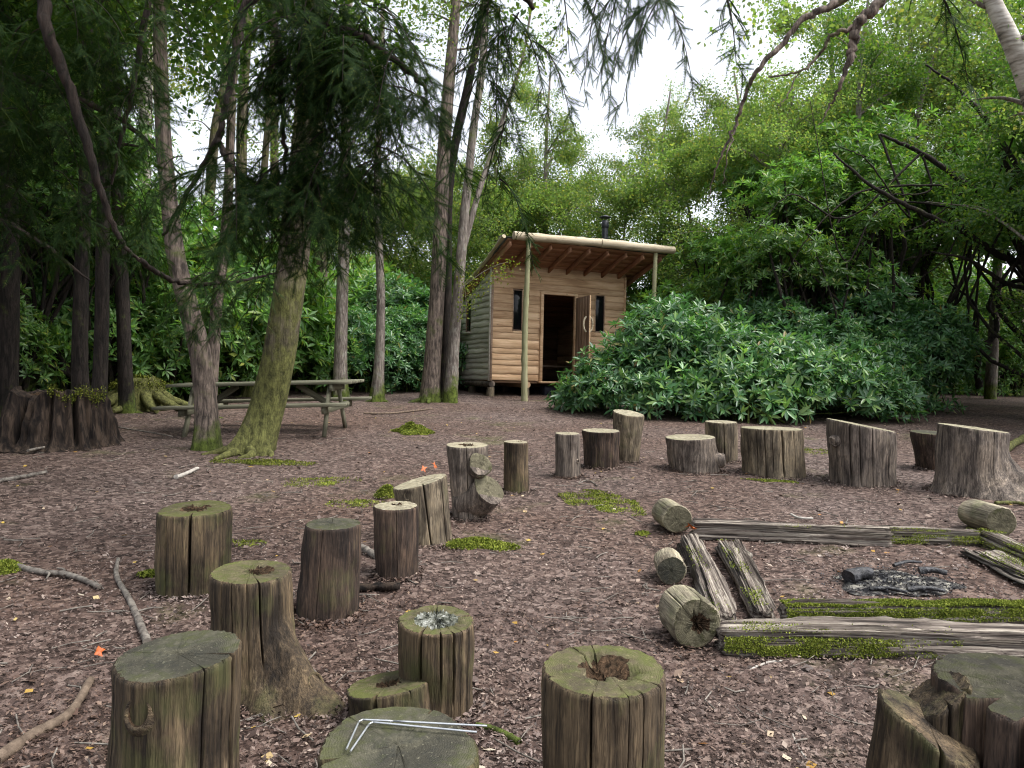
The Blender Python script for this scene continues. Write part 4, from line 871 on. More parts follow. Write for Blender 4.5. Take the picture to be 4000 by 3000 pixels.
# ------------------------------------------------------------------ moss
def moss_patch(label, u, v, rx, ry, hgt, n, seed, mat_='moss', blade=.02, thin=False):
    c = g(u, v); q = np.random.default_rng(seed); th = q.uniform(0, 2*np.pi, n); rr = np.sqrt(q.random(n)); edge = 1 + .22*np.cos(2*th + seed) + .16*np.cos(3*th + 2*seed) + .10*np.cos(7*th)
    x = rx*rr*edge*np.cos(th); y = ry*rr*edge*np.sin(th)
    lump = np.clip(1 - rr**2, 0, 1) * (.6 + .4*np.sin(x*14 + seed)*np.sin(y*13)) * hgt
    P = np.stack([x, y, gz(x + c[0], y + c[1]) - c[2] + lump + .006], 1); N = np.stack([x*.6/rx, y*.6/ry, np.ones(n)], 1)
    if thin: keep = (np.sin(x*19 + seed) + np.sin(y*23 + 2*seed) + q.normal(0, .9, n)) > -.15; P, N = P[keep], N[keep]
    if hgt > .02:
        m = 40; t2 = np.linspace(0, 2*np.pi, m, endpoint=False); L = []
        for f_ in (1, .85, .65, .4, .15):
            e = 1 + .22*np.cos(2*t2 + seed) + .16*np.cos(3*t2 + 2*seed) + .10*np.cos(7*t2); X = rx*f_*e*np.cos(t2); Y_ = ry*f_*e*np.sin(t2)
            L.append(np.stack([X, Y_, gz(X + c[0], Y_ + c[1]) - c[2] + (1 - f_**2)*(.6 + .4*np.sin(X*14 + seed)*np.sin(Y_*13))*hgt], 1))
        V = np.vstack(L); V = np.vstack([V, V[-m:].mean(0)]); j = np.arange(m)
        o = ob('moss_mound', mesh('moss_mound', V, [loftf(5, m), np.stack([np.full(m, 5*m), j + 4*m, (j+1) % m + 4*m], 1)], M['moss_dark'], True), None, c); tag(o, label, 'moss'); fuzz(o, P, N, blade, seed, mat_, 'moss_blades')
    else:
        o = fuzz(None, P, N, blade, seed, mat_, 'moss_patch'); o.location = c; o['label'] = label; o['category'] = 'moss'
    return o
moss_patch('bright green moss mound at the foot of the slanted grey log', 1030, 1180, .22, .13, .055, 5200, 101)
moss_patch('thin yellow-green moss spread between the slim grey log and the fire square', 1300, 1082, .33, .48, .008, 11000, 102, blade=.018, thin=True)
moss_patch('mossy hump in the clearing in front of the picnic table', 893, 935, .33, .24, .17, 5200, 103, blade=.03)
moss_patch('green moss clump at the left picture edge', 8, 1232, .10, .10, .09, 2600, 104)
moss_patch('moss tuft on the left shoulder of the slanted grey log', 838, 1076, .10, .09, .15, 2200, 105)
moss_patch('faint moss film on the litter near the mossy leaning tree', 690, 1042, .33, .30, .008, 2400, 106, blade=.018, thin=True)
moss_patch('faint moss strip left of the slanted grey log', 765, 1092, .22, .20, .008, 1800, 107, blade=.018, thin=True)
moss_patch('moss ring under the mossy leaning tree', 570, 1000, .55, .18, .01, 3600, 108, 'moss_dark', .02)
moss_patch('moss strip at the foot of the broad cracked log', 1672, 1038, .30, .06, .01, 1500, 109, blade=.018)
moss_patch('moss film behind the broad cracked log', 1755, 975, .32, .25, .008, 1600, 110, blade=.02, thin=True)
moss_patch('small moss tuft beside the crack-top log', 325, 1245, .06, .05, .02, 700, 111)
moss_patch('small moss tuft left of the fire square corner', 1388, 1150, .05, .05, .02, 500, 112)
moss_patch('moss film beside the crack-top log foot', 520, 1180, .14, .12, .008, 900, 113, blade=.016, thin=True)
# orange maple leaves behind the slanted log
def maple(label, u, v, z, s, rot, seed):
    c = g(u, v); q = np.random.default_rng(seed); pts = []; n = 11
    R = [.35, 1, .45, .95, .5, .35, .5, .95, .45, 1, .35]
    for i in range(n): a = 2*np.pi*i/n; pts.append([R[i]*math.cos(a)*s, R[i]*math.sin(a)*s, q.normal(0, .15)*s])
    V = np.vstack([pts, [[0, 0, .2*s]]]); j = np.arange(n)
    o = ob('maple_leaf', mesh('maple_leaf', V, np.stack([np.full(n, n), j, (j+1) % n], 1), M['orange_leaf']), None, (c[0], c[1], c[2] + z), rot); return tag(o, label, 'leaf', 'orange maple leaves')
maple('orange maple leaf, left of the pair behind the slanted grey log', 915, 1022, .05, .055, (.9, .2, .4), 1)
maple('orange maple leaf, right of the pair behind the slanted grey log', 938, 1016, .06, .055, (1.0, -.3, 1.2), 2)
maple('rust-orange leaf stuck on the left rail of the fire square', 1492, 1168, .12, .05, (.9, .5, 2.2), 3)
maple('rust-orange leaf on the litter near the corner log', 214, 1418, .03, .035, (.5, .3, .7), 4)

# ------------------------------------------------------------------ picnic table
tc_ = p(583, 832, 11.35); tbl = empty('picnic_table', (tc_[0], 11.35, float(gz(tc_[0], 11.35))), (math.atan(SLOPE)*.6, d2r(-2.4), d2r(-1.0))); tag(tbl, 'weathered wooden picnic table with fixed benches behind the leaning trees', 'picnic table')
tr = np.random.default_rng(121); TL = 2.76; zt = .745
for i in range(5): plank('table_board', tr, (-TL/2 + tr.uniform(-.02, .02), -.32 + i*.16, zt), (TL/2 + tr.uniform(-.02, .02), -.32 + i*.16, zt), .15, .045, M['table_wood'], tbl, n=10, wob=.002)
for s in (-1, 1):
    for i in range(2): plank('bench_board', tr, (-TL/2 + tr.uniform(-.03, .03) + .03, s*(.70 + .13*i), .445), (TL/2 + .03, s*(.70 + .13*i), .445), .12, .045, M['table_wood'], tbl, n=10, wob=.002)
for x in (-1.02, 1.02):
    for s in (-1, 1): plank('leg', tr, (x, s*.64, -.03), (x, s*.24, zt - .025), .09, .045, M['table_wood'], tbl, up=(1, 0, 0), n=3, wob=.001)
    plank('bench_bearer', tr, (x + .048, -.84, .37), (x + .048, .84, .37), .10, .045, M['table_wood'], tbl, up=(1, 0, 0), n=4, wob=.001)
    plank('top_bearer', tr, (x + .048, -.38, zt - .075), (x + .048, .38, zt - .075), .10, .045, M['table_wood'], tbl, up=(1, 0, 0), n=4, wob=.001)
    plank('brace', tr, (x*.96, 0, .38), (x*.45, 0, zt - .03), .09, .045, M['table_wood'], tbl, up=(0, 1, 0), n=3, wob=.001)

# ------------------------------------------------------------------ tree trunks seen one by one
def trunk_geo(P, R, seed, m=20, flare=.5, fz=.30, lob=.05, n=40, bark=.012):
    q = np.random.default_rng(seed); n0 = len(P); Q = smooth_path(P, n); Rr = np.interp(np.linspace(0, n0-1, n), np.arange(n0), R)
    th = np.linspace(0, 2*np.pi, m, endpoint=False); z = Q[:, 2] - Q[0, 2]; k = q.integers(4, 7); ph = q.uniform(0, 6.28)
    rootl = (.25 + .75 * np.clip(np.cos(k*th + ph), 0, 1) ** 1.5)[None] * np.exp(-np.clip(z, 0, None) / fz)[:, None] * flare
    lobes = 1 + lob*np.cos(2*th + 1)[None] + lob*.7*np.cos(3*th[None] + np.linspace(0, 2.5, n)[:, None]) + rootl + q.normal(0, bark, (n, m))
    return tube_geo(Q, Rr, m, lobes=lobes), Q, Rr
def trunk_tree(name, label, pts, Y, mat_, seed, cat='tree', group='trees round the clearing', flare=.6, base_v=None, roots=4, m=20, extra=()):
    """pts: (u, v, width px) from the foot upwards; first point is the foot"""
    P = np.array([p(u, v, Y) for u, v, w in pts]); R = np.array([w / 2 / PXM * Y for u, v, w in pts])
    b = np.array([P[0, 0], Y, gz(P[0, 0], Y) - .05]); P = P - b; P[0, 2] = 0; P[0, 1] = 0
    q = np.random.default_rng(seed); P[1:, 1] += np.cumsum(q.normal(0, .04, len(P) - 1))
    t = empty(name, b); tag(t, label, cat, group)
    (V, f), Q, Rr = trunk_geo(P, R, seed, m, flare)
    ob('trunk', mesh('trunk', V, f, M[mat_], True), t)
    for k in range(roots):
        a = q.uniform(0, 6.28); d = np.array([math.cos(a), math.sin(a), 0]); r0 = R[0]
        T = smooth_path([d*r0*.35 + [0, 0, r0*.9], d*r0*1.0 + [0, 0, r0*.38], d*r0*1.6 + [0, 0, .055], d*r0*2.3 + [q.normal(0, r0*.4), q.normal(0, r0*.4), .015]], 10)
        V, f = tube_geo(T, np.linspace(r0*.42, r0*.10, 10), 8, q, .06); ob('root', mesh('root', V, f, M[mat_], True), t)
    for nm, pp, rr, mm in extra:
        A = np.array([p(u, v, Y + dy) for u, v, dy in pp]) - b; n = 8*len(A)
        V, f = tube_geo(smooth_path(A, n), np.interp(np.linspace(0, 1, n), np.linspace(0, 1, len(rr)), np.array(rr) / 2 / PXM * Y), 12, q, .03); ob(nm, mesh(nm, V, f, M[mm], True), t)
    return t, b, Q + 0
TT = {}
TT[1] = trunk_tree('leaning_tree', 'slender brown tree leaning left in front of the picnic table', [(447, 978, 51.3), (440, 880, 46.4), (428, 760, 44.7), (408, 660, 41.4), (385, 560, 38.1), (365, 440, 34.8), (350, 280, 31.5), (345, 100, 28.2), (340, -200, 23.2)], 9.5, 'bark', 201, flare=.5)
TT[2] = trunk_tree('leaning_tree', 'stout moss-covered tree leaning right in front of the picnic table', [(540, 990, 79.8), (568, 900, 73), (596, 790, 69.9), (617, 680, 65.4), (634, 560, 63.8), (645, 470, 65.4), (655, 330, 53.2), (665, 150, 45.6), (675, -60, 41), (680, -300, 35)], 9.25, 'bark_moss', 202, flare=.75, roots=6, m=28)
TT[3] = trunk_tree('twin_stemmed_tree', 'tall three-stemmed tree with mossy foot beside the hut', [(928, 872, 42.6), (935, 780, 36.1), (946, 620, 31.2), (952, 480, 29.5), (958, 330, 27.9), (970, 170, 24.6), (984, 0, 20.5), (996, -200, 16.4)], 17.2, 'bark', 203, flare=.55, roots=5,
    extra=[('stem', [(957, 868, .35), (962, 780, .35), (966, 600, .35), (968, 430, .35), (985, 300, .4), (1010, 190, .4), (1040, 40, .4), (1060, -120, .4)], [30, 22, 21, 20, 19, 17, 14], 'bark_dark'), ('stem', [(972, 872, -.1), (977, 800, -.1), (983, 710, -.1), (990, 630, -.2), (1001, 490, -.2), (1010, 400, -.2), (1024, 270, -.2), (1040, 160, -.1), (1052, 0, 0), (1070, -150, 0)], [34, 25, 23, 21, 18, 16, 15, 12], 'bark_grey'), ('branch', [(995, 560, -.2), (1030, 430, 0), (1062, 330, .2), (1095, 230, .2), (1130, 120, .2), (1150, 0, .2)], [14, 12, 10, 7, 5], 'bark_grey')])
TT[4] = trunk_tree('slim_tree', 'slim pale-barked tree with mossy foot left of the three-stemmed tree', [(814, 868, 26), (820, 760, 20), (822, 640, 18), (816, 520, 16), (812, 400, 15), (818, 200, 12), (825, 0, 10)], 17.0, 'bark_grey', 204, flare=.9)
TT[5] = trunk_tree('slim_tree', 'straight grey tree rising behind the right end of the picnic table', [(735, 862, 32.4), (736, 780, 27.9), (738, 640, 25.2), (741, 500, 23.4), (744, 330, 21.6), (748, 120, 18), (750, -60, 16.2)], 17.2, 'bark_grey', 205, flare=.6)
TT[6] = trunk_tree('slim_tree', 'slim mossy tree seen between the two leaning trees', [(541, 850, 26), (543, 760, 20), (546, 640, 18), (553, 500, 17), (566, 380, 15), (580, 200, 13), (592, 0, 11)], 17.6, 'bark_moss', 206, flare=.8)
TT[7] = trunk_tree('slim_tree', 'dark tree half hidden behind the slender brown leaning tree', [(452, 860, 28.9), (460, 760, 25.5), (472, 640, 23.8), (486, 540, 22.1), (496, 420, 20.4), (505, 250, 17), (515, 60, 15.3), (520, -60, 12.8)], 13.0, 'bark', 207, flare=.5)
TT[8] = trunk_tree('slim_tree', 'mossy trunk rising out of the shrubs behind the stout leaning tree', [(702, 830, 30), (700, 720, 28), (695, 600, 28), (690, 500, 26), (686, 380, 24), (690, 200, 22), (700, 0, 18)], 20.0, 'bark_moss', 208, flare=.4)
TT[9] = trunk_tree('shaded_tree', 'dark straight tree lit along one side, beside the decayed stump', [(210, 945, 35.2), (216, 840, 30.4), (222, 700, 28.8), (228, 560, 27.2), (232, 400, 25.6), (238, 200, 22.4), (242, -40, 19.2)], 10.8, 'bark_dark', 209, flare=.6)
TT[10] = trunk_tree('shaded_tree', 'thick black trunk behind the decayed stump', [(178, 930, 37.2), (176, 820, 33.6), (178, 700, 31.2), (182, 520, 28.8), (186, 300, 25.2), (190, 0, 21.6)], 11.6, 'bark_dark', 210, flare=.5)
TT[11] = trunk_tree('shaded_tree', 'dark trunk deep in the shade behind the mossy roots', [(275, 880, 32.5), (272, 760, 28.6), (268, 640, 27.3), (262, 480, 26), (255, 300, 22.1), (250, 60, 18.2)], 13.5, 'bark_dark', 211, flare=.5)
TT[13] = trunk_tree('background_tree', 'bare grey trunk against the sky above the table, left one', [(508, 820, 27.2), (516, 600, 24), (522, 400, 22.4), (524, 250, 21.6), (534, 80, 19.2), (545, -80, 16)], 19.0, 'bark_moss', 213, flare=.3, roots=0)
TT[14] = trunk_tree('background_tree', 'thin leaning trunk against the sky left of the bare grey trunk', [(430, 820, 26), (440, 600, 24), (460, 300, 20), (480, 180, 17), (492, 0, 14)], 22.0, 'bark_moss', 214, flare=.3, roots=0)
TT[15] = trunk_tree('silver_birch', 'silver birch trunk behind the top of the dark thicket', [(300, 830, 34), (306, 600, 30), (316, 200, 26), (325, 80, 25), (336, -80, 22)], 20.0, 'birch', 215, flare=.3, roots=0)
TT[16] = trunk_tree('background_tree', 'slender trunk with forked top against the sky over the stout tree', [(600, 820, 24), (595, 500, 20), (590, 300, 17), (585, 120, 15), (600, -60, 12)], 21.0, 'bark_moss', 216, flare=.3, roots=0)
TT[17] = trunk_tree('silver_birch', 'near silver birch leaning in at the top right corner', [(2380, 900, 49.2), (2330, 600, 44.3), (2262, 360, 41), (2200, 180, 37.7), (2165, 90, 34.4), (2130, -10, 29.5), (2090, -140, 23)], 8.0, 'birch', 217, flare=.3, roots=2)

# ------------------------------------------------------------------ decayed stumps in the shade
c = g(75, 972); c[1] += .5; c[2] = gz(c[0], c[1])
sG, tG, _ = log_geo(231, .70, .66, .52, (0, 0), lob=.10, flute=.10, flare=.12, hollow=(.34, .35, 0, 0), jag=.16, nz=18, nth=150, cracks=[CR(255, .06, .16), CR(292, .05, .12), CR(318, .04, .10), CR(225, .05, .12)])
o = ob('decayed_stump', mesh('decayed_stump', sG[0], sG[1], M['oldstump'], True), None, c - np.array([0, 0, .03])); tag(o, 'big decayed red-brown stump with ragged rim in the shade, far left', 'stump')
ob('broken_top', mesh('broken_top', tG[0], tG[1], [M['oldstump'], M['rot']], False, tG[2]), o)
q = np.random.default_rng(5); n = 1300; a = q.uniform(5.0, 6.4, n); rr = q.uniform(.42, .60, n); fuzz(o, np.stack([rr*np.cos(a), rr*np.sin(a), .68 + .06*np.sin(a*9) + q.normal(0, .04, n)], 1), np.tile([[0, 0, 1.0]], (n, 1)), .03, 6, 'moss_dark')
c = g(285, 885); c[1] += .3; c[2] = gz(c[0], c[1])
sG, tG, _ = log_geo(232, .62, .55, .34, (0, 0), lob=.14, flute=.05, flare=.15, jag=.05, nz=12)
o = ob('mossy_stump', mesh('mossy_stump', sG[0], sG[1], M['bark_moss'], True), None, c - np.array([0, 0, .03])); tag(o, 'moss-draped stump with spreading roots in the shade left of the table', 'stump'); ob('broken_top', mesh('broken_top', tG[0], tG[1], [M['bark_moss'], M['rot']], False, tG[2]), o)
for k in range(7):
    a = 3.3 + k * .52; d = np.array([math.cos(a), math.sin(a), 0]); T = smooth_path([d*.3 + [0, 0, .35], d*.6 + [0, 0, .2], d*.95 + [0, 0, .08], d*1.35 + [0, 0, .03]], 10); V, f = tube_geo(T, np.linspace(.12, .035, 10), 9, q, .08); ob('root', mesh('root', V, f, M['bark_moss'], True), o)
n = 2600; a = q.uniform(0, 6.28, n); rr = .55 * np.sqrt(q.random(n)); fuzz(o, np.stack([rr*np.cos(a), rr*np.sin(a), .64 - rr**2*.7 + q.normal(0, .03, n)], 1), np.tile([[0, 0, 1.0]], (n, 1)), .04, 7, 'moss_dark')

# ------------------------------------------------------------------ rhododendron
def rhodo_leaf(hi):
    if hi:
        x = np.array([0, .33, .33, .33, .70, .70, .70, 1.0]); y = np.array([0, -.5, 0, .5, -.44, 0, .44, 0]); z = np.array([0, .02, -.035, .02, -.02, -.08, -.02, -.13])
        f = np.array([[0, 1, 2], [0, 2, 3], [4, 7, 5], [5, 7, 6]]); qd = np.array([[1, 4, 5, 2], [2, 5, 6, 3]]); return np.stack([x, y, z], 1), [f, qd]
    return np.array([[0, 0, 0], [.5, -.5, .03], [1, 0, -.12], [.5, .5, .03]]), [np.array([[0, 1, 2], [0, 2, 3]])]
def whorl(seed, hi, L=.155, nl=None):
    q = np.random.default_rng(seed); nl = nl or q.integers(8, 12); lv, lf = rhodo_leaf(hi); mb = MB()
    for i in range(nl):
        az = i * 2.4 + q.normal(0, .15); el = q.normal(.24, .38) + (.5 if i < 3 else 0); l = L * q.uniform(.75, 1.15) * (.75 if i < 3 else 1); w = l * q.uniform(.24, .32)
        v = lv * [l, w, l]; tw = q.normal(0, .25); v = v @ np.array([[1, 0, 0], [0, math.cos(tw), -math.sin(tw)], [0, math.sin(tw), math.cos(tw)]]).T
        v[:, 0] += .012
        v = v @ np.array([[math.cos(el), 0, -math.sin(el)], [0, 1, 0], [math.sin(el), 0, math.cos(el)]]).T
        v = v @ np.array([[math.cos(az), -math.sin(az), 0], [math.sin(az), math.cos(az), 0], [0, 0, 1]]).T; mb.add(v, *lf)
    return np.concatenate(mb.V), [np.concatenate(x) for x in mb.F.values()]
WH_HI = [whorl(900 + i, True, .14 + .018*i, 7 + i) for i in range(5)]; WH_LO = [whorl(950 + i, False, .16) for i in range(5)]
def lumps_points(lumps, n, seed, inner=.72):
    """points near the skin of a union of half-ellipsoid lumps, with outward normals"""
    q = np.random.default_rng(seed); Lm = np.array(lumps, float); area = Lm[:, 3] * Lm[:, 5] + Lm[:, 4] * Lm[:, 5] + Lm[:, 3] * Lm[:, 4]; idx = q.choice(len(Lm), n * 3, p=area / area.sum()); u = unit(q, n * 3); u[:, 2] = np.where(u[:, 2] < -.25, -u[:, 2], u[:, 2])
    rad = q.uniform(inner, 1.03, n * 3) + .07 * np.sin(u[:, 0]*7 + idx) * np.sin(u[:, 1]*6) + .05*np.sin(u[:, 2]*9 + 2*idx)
    P = Lm[idx, :3] + u * Lm[idx, 3:6] * rad[:, None]; N = u / Lm[idx, 3:6]; N /= np.linalg.norm(N, axis=1, keepdims=True)
    keep = np.ones(len(P), bool)
    for k in range(len(Lm)):
        d = np.linalg.norm((P - Lm[k, :3]) / Lm[k, 3:6], axis=1); keep &= (d > inner * .93) | (idx == k)
    keep &= P[:, 2] > .05
    P, N = P[keep][:n], N[keep][:n]; return P, N
def foliage_lo(lumps, n, seed, inner=.6, up=.5, smin=.8, smax=1.25, tpl=None):
    P, N = lumps_points(lumps, n, seed, inner); q = np.random.default_rng(seed + 1); A = N + [0, 0, up] + q.normal(0, .35, N.shape); mb = MB(); pick = q.integers(0, 5, len(P)); tpl = tpl or WH_LO
    for k in range(5):
        s = pick == k
        if s.any(): V, f = scatter(*tpl[k], P[s], basis(A[s], q), q.uniform(smin, smax, s.sum())); mb.add(V, *f)
    return mb
def stems(targets, base_r, seed, r0=.03, m=6, wig=.12):
    q = np.random.default_rng(seed); mb = MB()
    for T in targets:
        a = q.uniform(0, 6.28); s = np.array([base_r*math.cos(a)*q.random(), base_r*math.sin(a)*q.random(), -.05]); T = np.array(T); mid = s*.55 + T*.45 + q.normal(0, wig, 3)*np.linalg.norm(T - s)*.6; mid[2] = max(mid[2], .15)
        Q = smooth_path([s, s*.8 + mid*.2 + [0, 0, .12], mid, T], 12); r = r0 * q.uniform(.6, 1.2); V, f = tube_geo(Q, np.linspace(r, r*.3, 12), m, q, .04, cap=False); mb.add(V, *f)
    return mb
# the big bush in front of the hut
bc = np.array([4.45, 15.3, 0.0]); bc[2] = gz(bc[0], bc[1])
LB = [(-2.15, .15, .40, 1.15, 1.15, .85), (-1.35, .35, .70, 1.05, 1.1, 1.45), (-1.15, .55, 1.10, .65, .75, 1.30), (-.2, .0, .5, 1.2, 1.2, 1.25), (.75, -.1, .5, 1.25, 1.2, 1.0), (1.75, -.1, .45, 1.25, 1.15, .95), (2.6, .0, .3, 1.0, 1.0, .75), (3.25, .1, .15, .7, .8, .55), (-2.85, .6, .15, .7, .7, .5), (.1, -.75, .2, 1.6, .75, .65), (-1.2, -.5, .2, 1.2, .75, .6), (-.7, .9, 1.0, .8, .7, 1.3)]
bush = empty('rhododendron_bush', bc); tag(bush, 'broad glossy rhododendron bush spreading in front of the hut door', 'bush')
P, N = lumps_points(LB, 2800, 301, .76); q = np.random.default_rng(302); A = N + [0, -.1, .65] + q.normal(0, .42, N.shape); P = P + (N*.6 + [0, 0, .5]) * (q.random(len(P))**4 * .42)[:, None]
fr = np.argsort(P[:, 1] - .35 * P[:, 2]); pick = q.integers(0, 5, len(P)); WM = [mesh('leaf_whorl', V, f, M['rhodo']) for V, f in WH_HI]; Bz = basis(A, q); sc = q.uniform(.7, 1.3, len(P))
for i in fr[:300]:
    o = ob('leaf_whorl', WM[pick[i]], bush); Bm = Bz[i] * sc[i]; o.matrix_local = Matrix(((*Bm[0], P[i, 0]), (*Bm[1], P[i, 1]), (*Bm[2], P[i, 2]), (0, 0, 0, 1)))
rest = fr[300:]; mb = MB()
for k in range(5):
    s = rest[pick[rest] == k]; V, f = scatter(*WH_HI[k], P[s], Bz[s], sc[s]); mb.add(V, *f)
V, f = None, None
o = ob('foliage', mb.mesh('foliage', M['rhodo']), bush); o['kind'] = 'stuff'
o = ob('inner_foliage', foliage_lo([(a, b, c_, d*.8, e*.8, h*.8) for a, b, c_, d, e, h in LB], 1300, 305, .4).mesh('inner_foliage', M['rhodo']), bush); o['kind'] = 'stuff'
tgt = P[q.choice(len(P), 90)]; tgt = tgt * [.97, .97, .98]
o = ob('stems', stems(tgt, 1.6, 306, .022).mesh('stems', M['bark_dark']), bush); o['kind'] = 'stuff'

# low thicket bushes (shared variants) and tall rhododendron trees
def bush_variant(seed, R, Hh, nw, kind):
    q = np.random.default_rng(seed); L = []
    for k in range(7): a = q.uniform(0, 6.28); d = R * .55 * math.sqrt(q.random()); L.append((d*math.cos(a), d*math.sin(a), Hh*q.uniform(.12, .5), R*q.uniform(.45, .7), R*q.uniform(.45, .7), Hh*q.uniform(.35, .55)))
    return foliage_lo(L, nw, seed + 1, .55).mesh('foliage', M[kind]), stems([(l[0]*1.3, l[1]*1.3, l[2] + l[5]*.6) for l in L for _ in range(3)], R*.3, seed + 2, .035).mesh('stems', M['bark_dark'])
BV = [bush_variant(1000 + 10*i, 1.5, 2.5, 1150, 'rhodo_far') for i in range(4)]
def tall_variant(seed, R, Hh, nw, kind, clear=.28):
    """tree-sized rhododendron: contorted bare stems below, leafy skin on top and outside"""
    q = np.random.default_rng(seed); L = []
    for k in range(11):
        a = q.uniform(0, 6.28); d = R * .75 * math.sqrt(q.random()); z = Hh * q.uniform(clear + .15, .85); L.append((d*math.cos(a), d*math.sin(a), z, R*q.uniform(.32, .55), R*q.uniform(.32, .55), Hh*q.uniform(.10, .18)))
    return foliage_lo(L, nw, seed + 1, .2, .7).mesh('foliage', M[kind]), stems([(l[0] + q.normal(0, .3), l[1] + q.normal(0, .3), l[2]) for l in L for _ in range(5)], R*.22, seed + 2, .075, 7, .22).mesh('stems', M['bark_dark'])
TV = [tall_variant(1100 + 10*i, 2.6, 6.5, 1500, 'rhodo_far') for i in range(3)]
def put(name, variant, x, y, s, rz, label, cat, group, parts=('foliage', 'stems'), sz=None, mat_=None):
    t = empty(name, (x, y, float(gz(x, y)) - .03), (0, 0, rz)); t.scale = (s, s, sz or s); tag(t, label, cat, group)
    for nm, me in zip(parts, variant):
        o = ob(nm, me, t)
        if nm in ('foliage', 'stems'): o['kind'] = 'stuff'
        if mat_ and nm in ('foliage', 'crown'):
            o.material_slots[0].link = 'OBJECT'; o.material_slots[0].material = M[mat_]
    return t
q = np.random.default_rng(77)
def bushes(pts, label, group, V=BV, mat_=None, name='thicket_bush'):
    for i, (x, y, s) in enumerate(pts): put(name, V[q.integers(len(V))], x, y, s, q.uniform(0, 6.28), label, 'bush', group, mat_=mat_)
bushes([(-4.0, 20.3, 1.05), (-2.75, 20.6, 1.0), (-3.3, 22.2, 1.4), (-1.9, 22.6, 1.25)], 'sunlit rhododendron bush between the slim pale tree and the hut', 'sunlit bushes left of the hut', mat_='rhodo')
bushes([(-5.3, 19.6, 1.1), (-6.6, 20.2, 1.25), (-5.8, 22.5, 1.6), (-7.8, 21.5, 1.6), (-4.6, 24.0, 1.7), (-9.2, 23, 2.0), (-6.4, 18.6, 1.75), (-7.6, 16.9, 1.8)], 'rhododendron bush in the thicket behind the picnic table', 'thicket behind the picnic table')
bushes([(-7.0, 16.2, 1.25), (-8.5, 15.0, 1.3), (-9.8, 16.8, 1.6), (-8.2, 18.4, 1.6), (-11, 14.0, 1.6), (-12.5, 17, 2.0), (-10.8, 19.5, 2.0), (-13, 12, 1.8), (-9.6, 12.6, 1.0)], 'shaded rhododendron bush in the dark thicket on the left', 'dark thicket on the left')
bushes([(-.5, 27, 1.6), (1.6, 28, 1.7), (3.8, 27.5, 1.6), (6.0, 26.5, 1.7), (-2.6, 27.5, 1.6), (8, 24.5, 1.5)], 'rhododendron bush in the thicket behind the hut', 'thicket behind the hut')
bushes([(6.2, 19.6, 1.15), (7.6, 18.8, 1.1), (9.0, 19.5, 1.1), (5.2, 21.5, 1.5), (8.2, 21.5, 1.6)], 'rhododendron bush in the thicket behind the broad glossy bush', 'thicket right of the hut')
bushes([(6.9, 17.3, 1.0), (8.2, 17.0, .95), (9.6, 17.6, 1.1), (6.0, 18.2, 1.2), (7.6, 19.0, 1.55), (9.4, 19.6, 1.6)], 'leafy rhododendron bush rising directly behind the broad glossy bush', 'bushes behind the broad bush', mat_='rhodo')
bushes([(12.5, 24.5, 1.2), (14.5, 25, 1.2), (16.5, 24.5, 1.1), (11.0, 26.5, 1.5), (13.5, 28, 1.7), (16.5, 28.5, 1.8), (19, 26, 1.7), (21, 29, 2.0), (10, 30, 2.0), (18, 33, 2.4), (23, 34, 2.6), (14, 34, 2.4)], 'rhododendron bush at the far end of the clearing on the right', 'bushes at the far right end')
def talls(pts, label, group, mat_=None):
    for i, (x, y, s) in enumerate(pts): put('rhododendron_tree', TV[i % 3], x, y, s, q.uniform(0, 6.28), label, 'tree', group, mat_=mat_)
talls([(6.6, 18.8, 1.0), (8.8, 20.5, 1.25), (8.0, 18.0, 1.0), (10.6, 21.5, 1.35)], 'tall dark rhododendron with contorted bare stems, right of the broad bush', 'tall rhododendrons on the right')
talls([(12.6, 16.0, 1.3), (14.8, 18.5, 1.4), (11.6, 13.0, 1.2)], 'tall rhododendron arching in at the right picture edge', 'tall rhododendrons at the right edge')
talls([(-8.3, 14.8, .95), (-9.4, 13.2, 1.1), (-10.2, 17.5, 1.15), (-11.5, 15.8, 1.25), (-12.8, 13.5, 1.25)], 'tall rhododendron rising behind the dark trunks on the left', 'tall rhododendrons on the left')

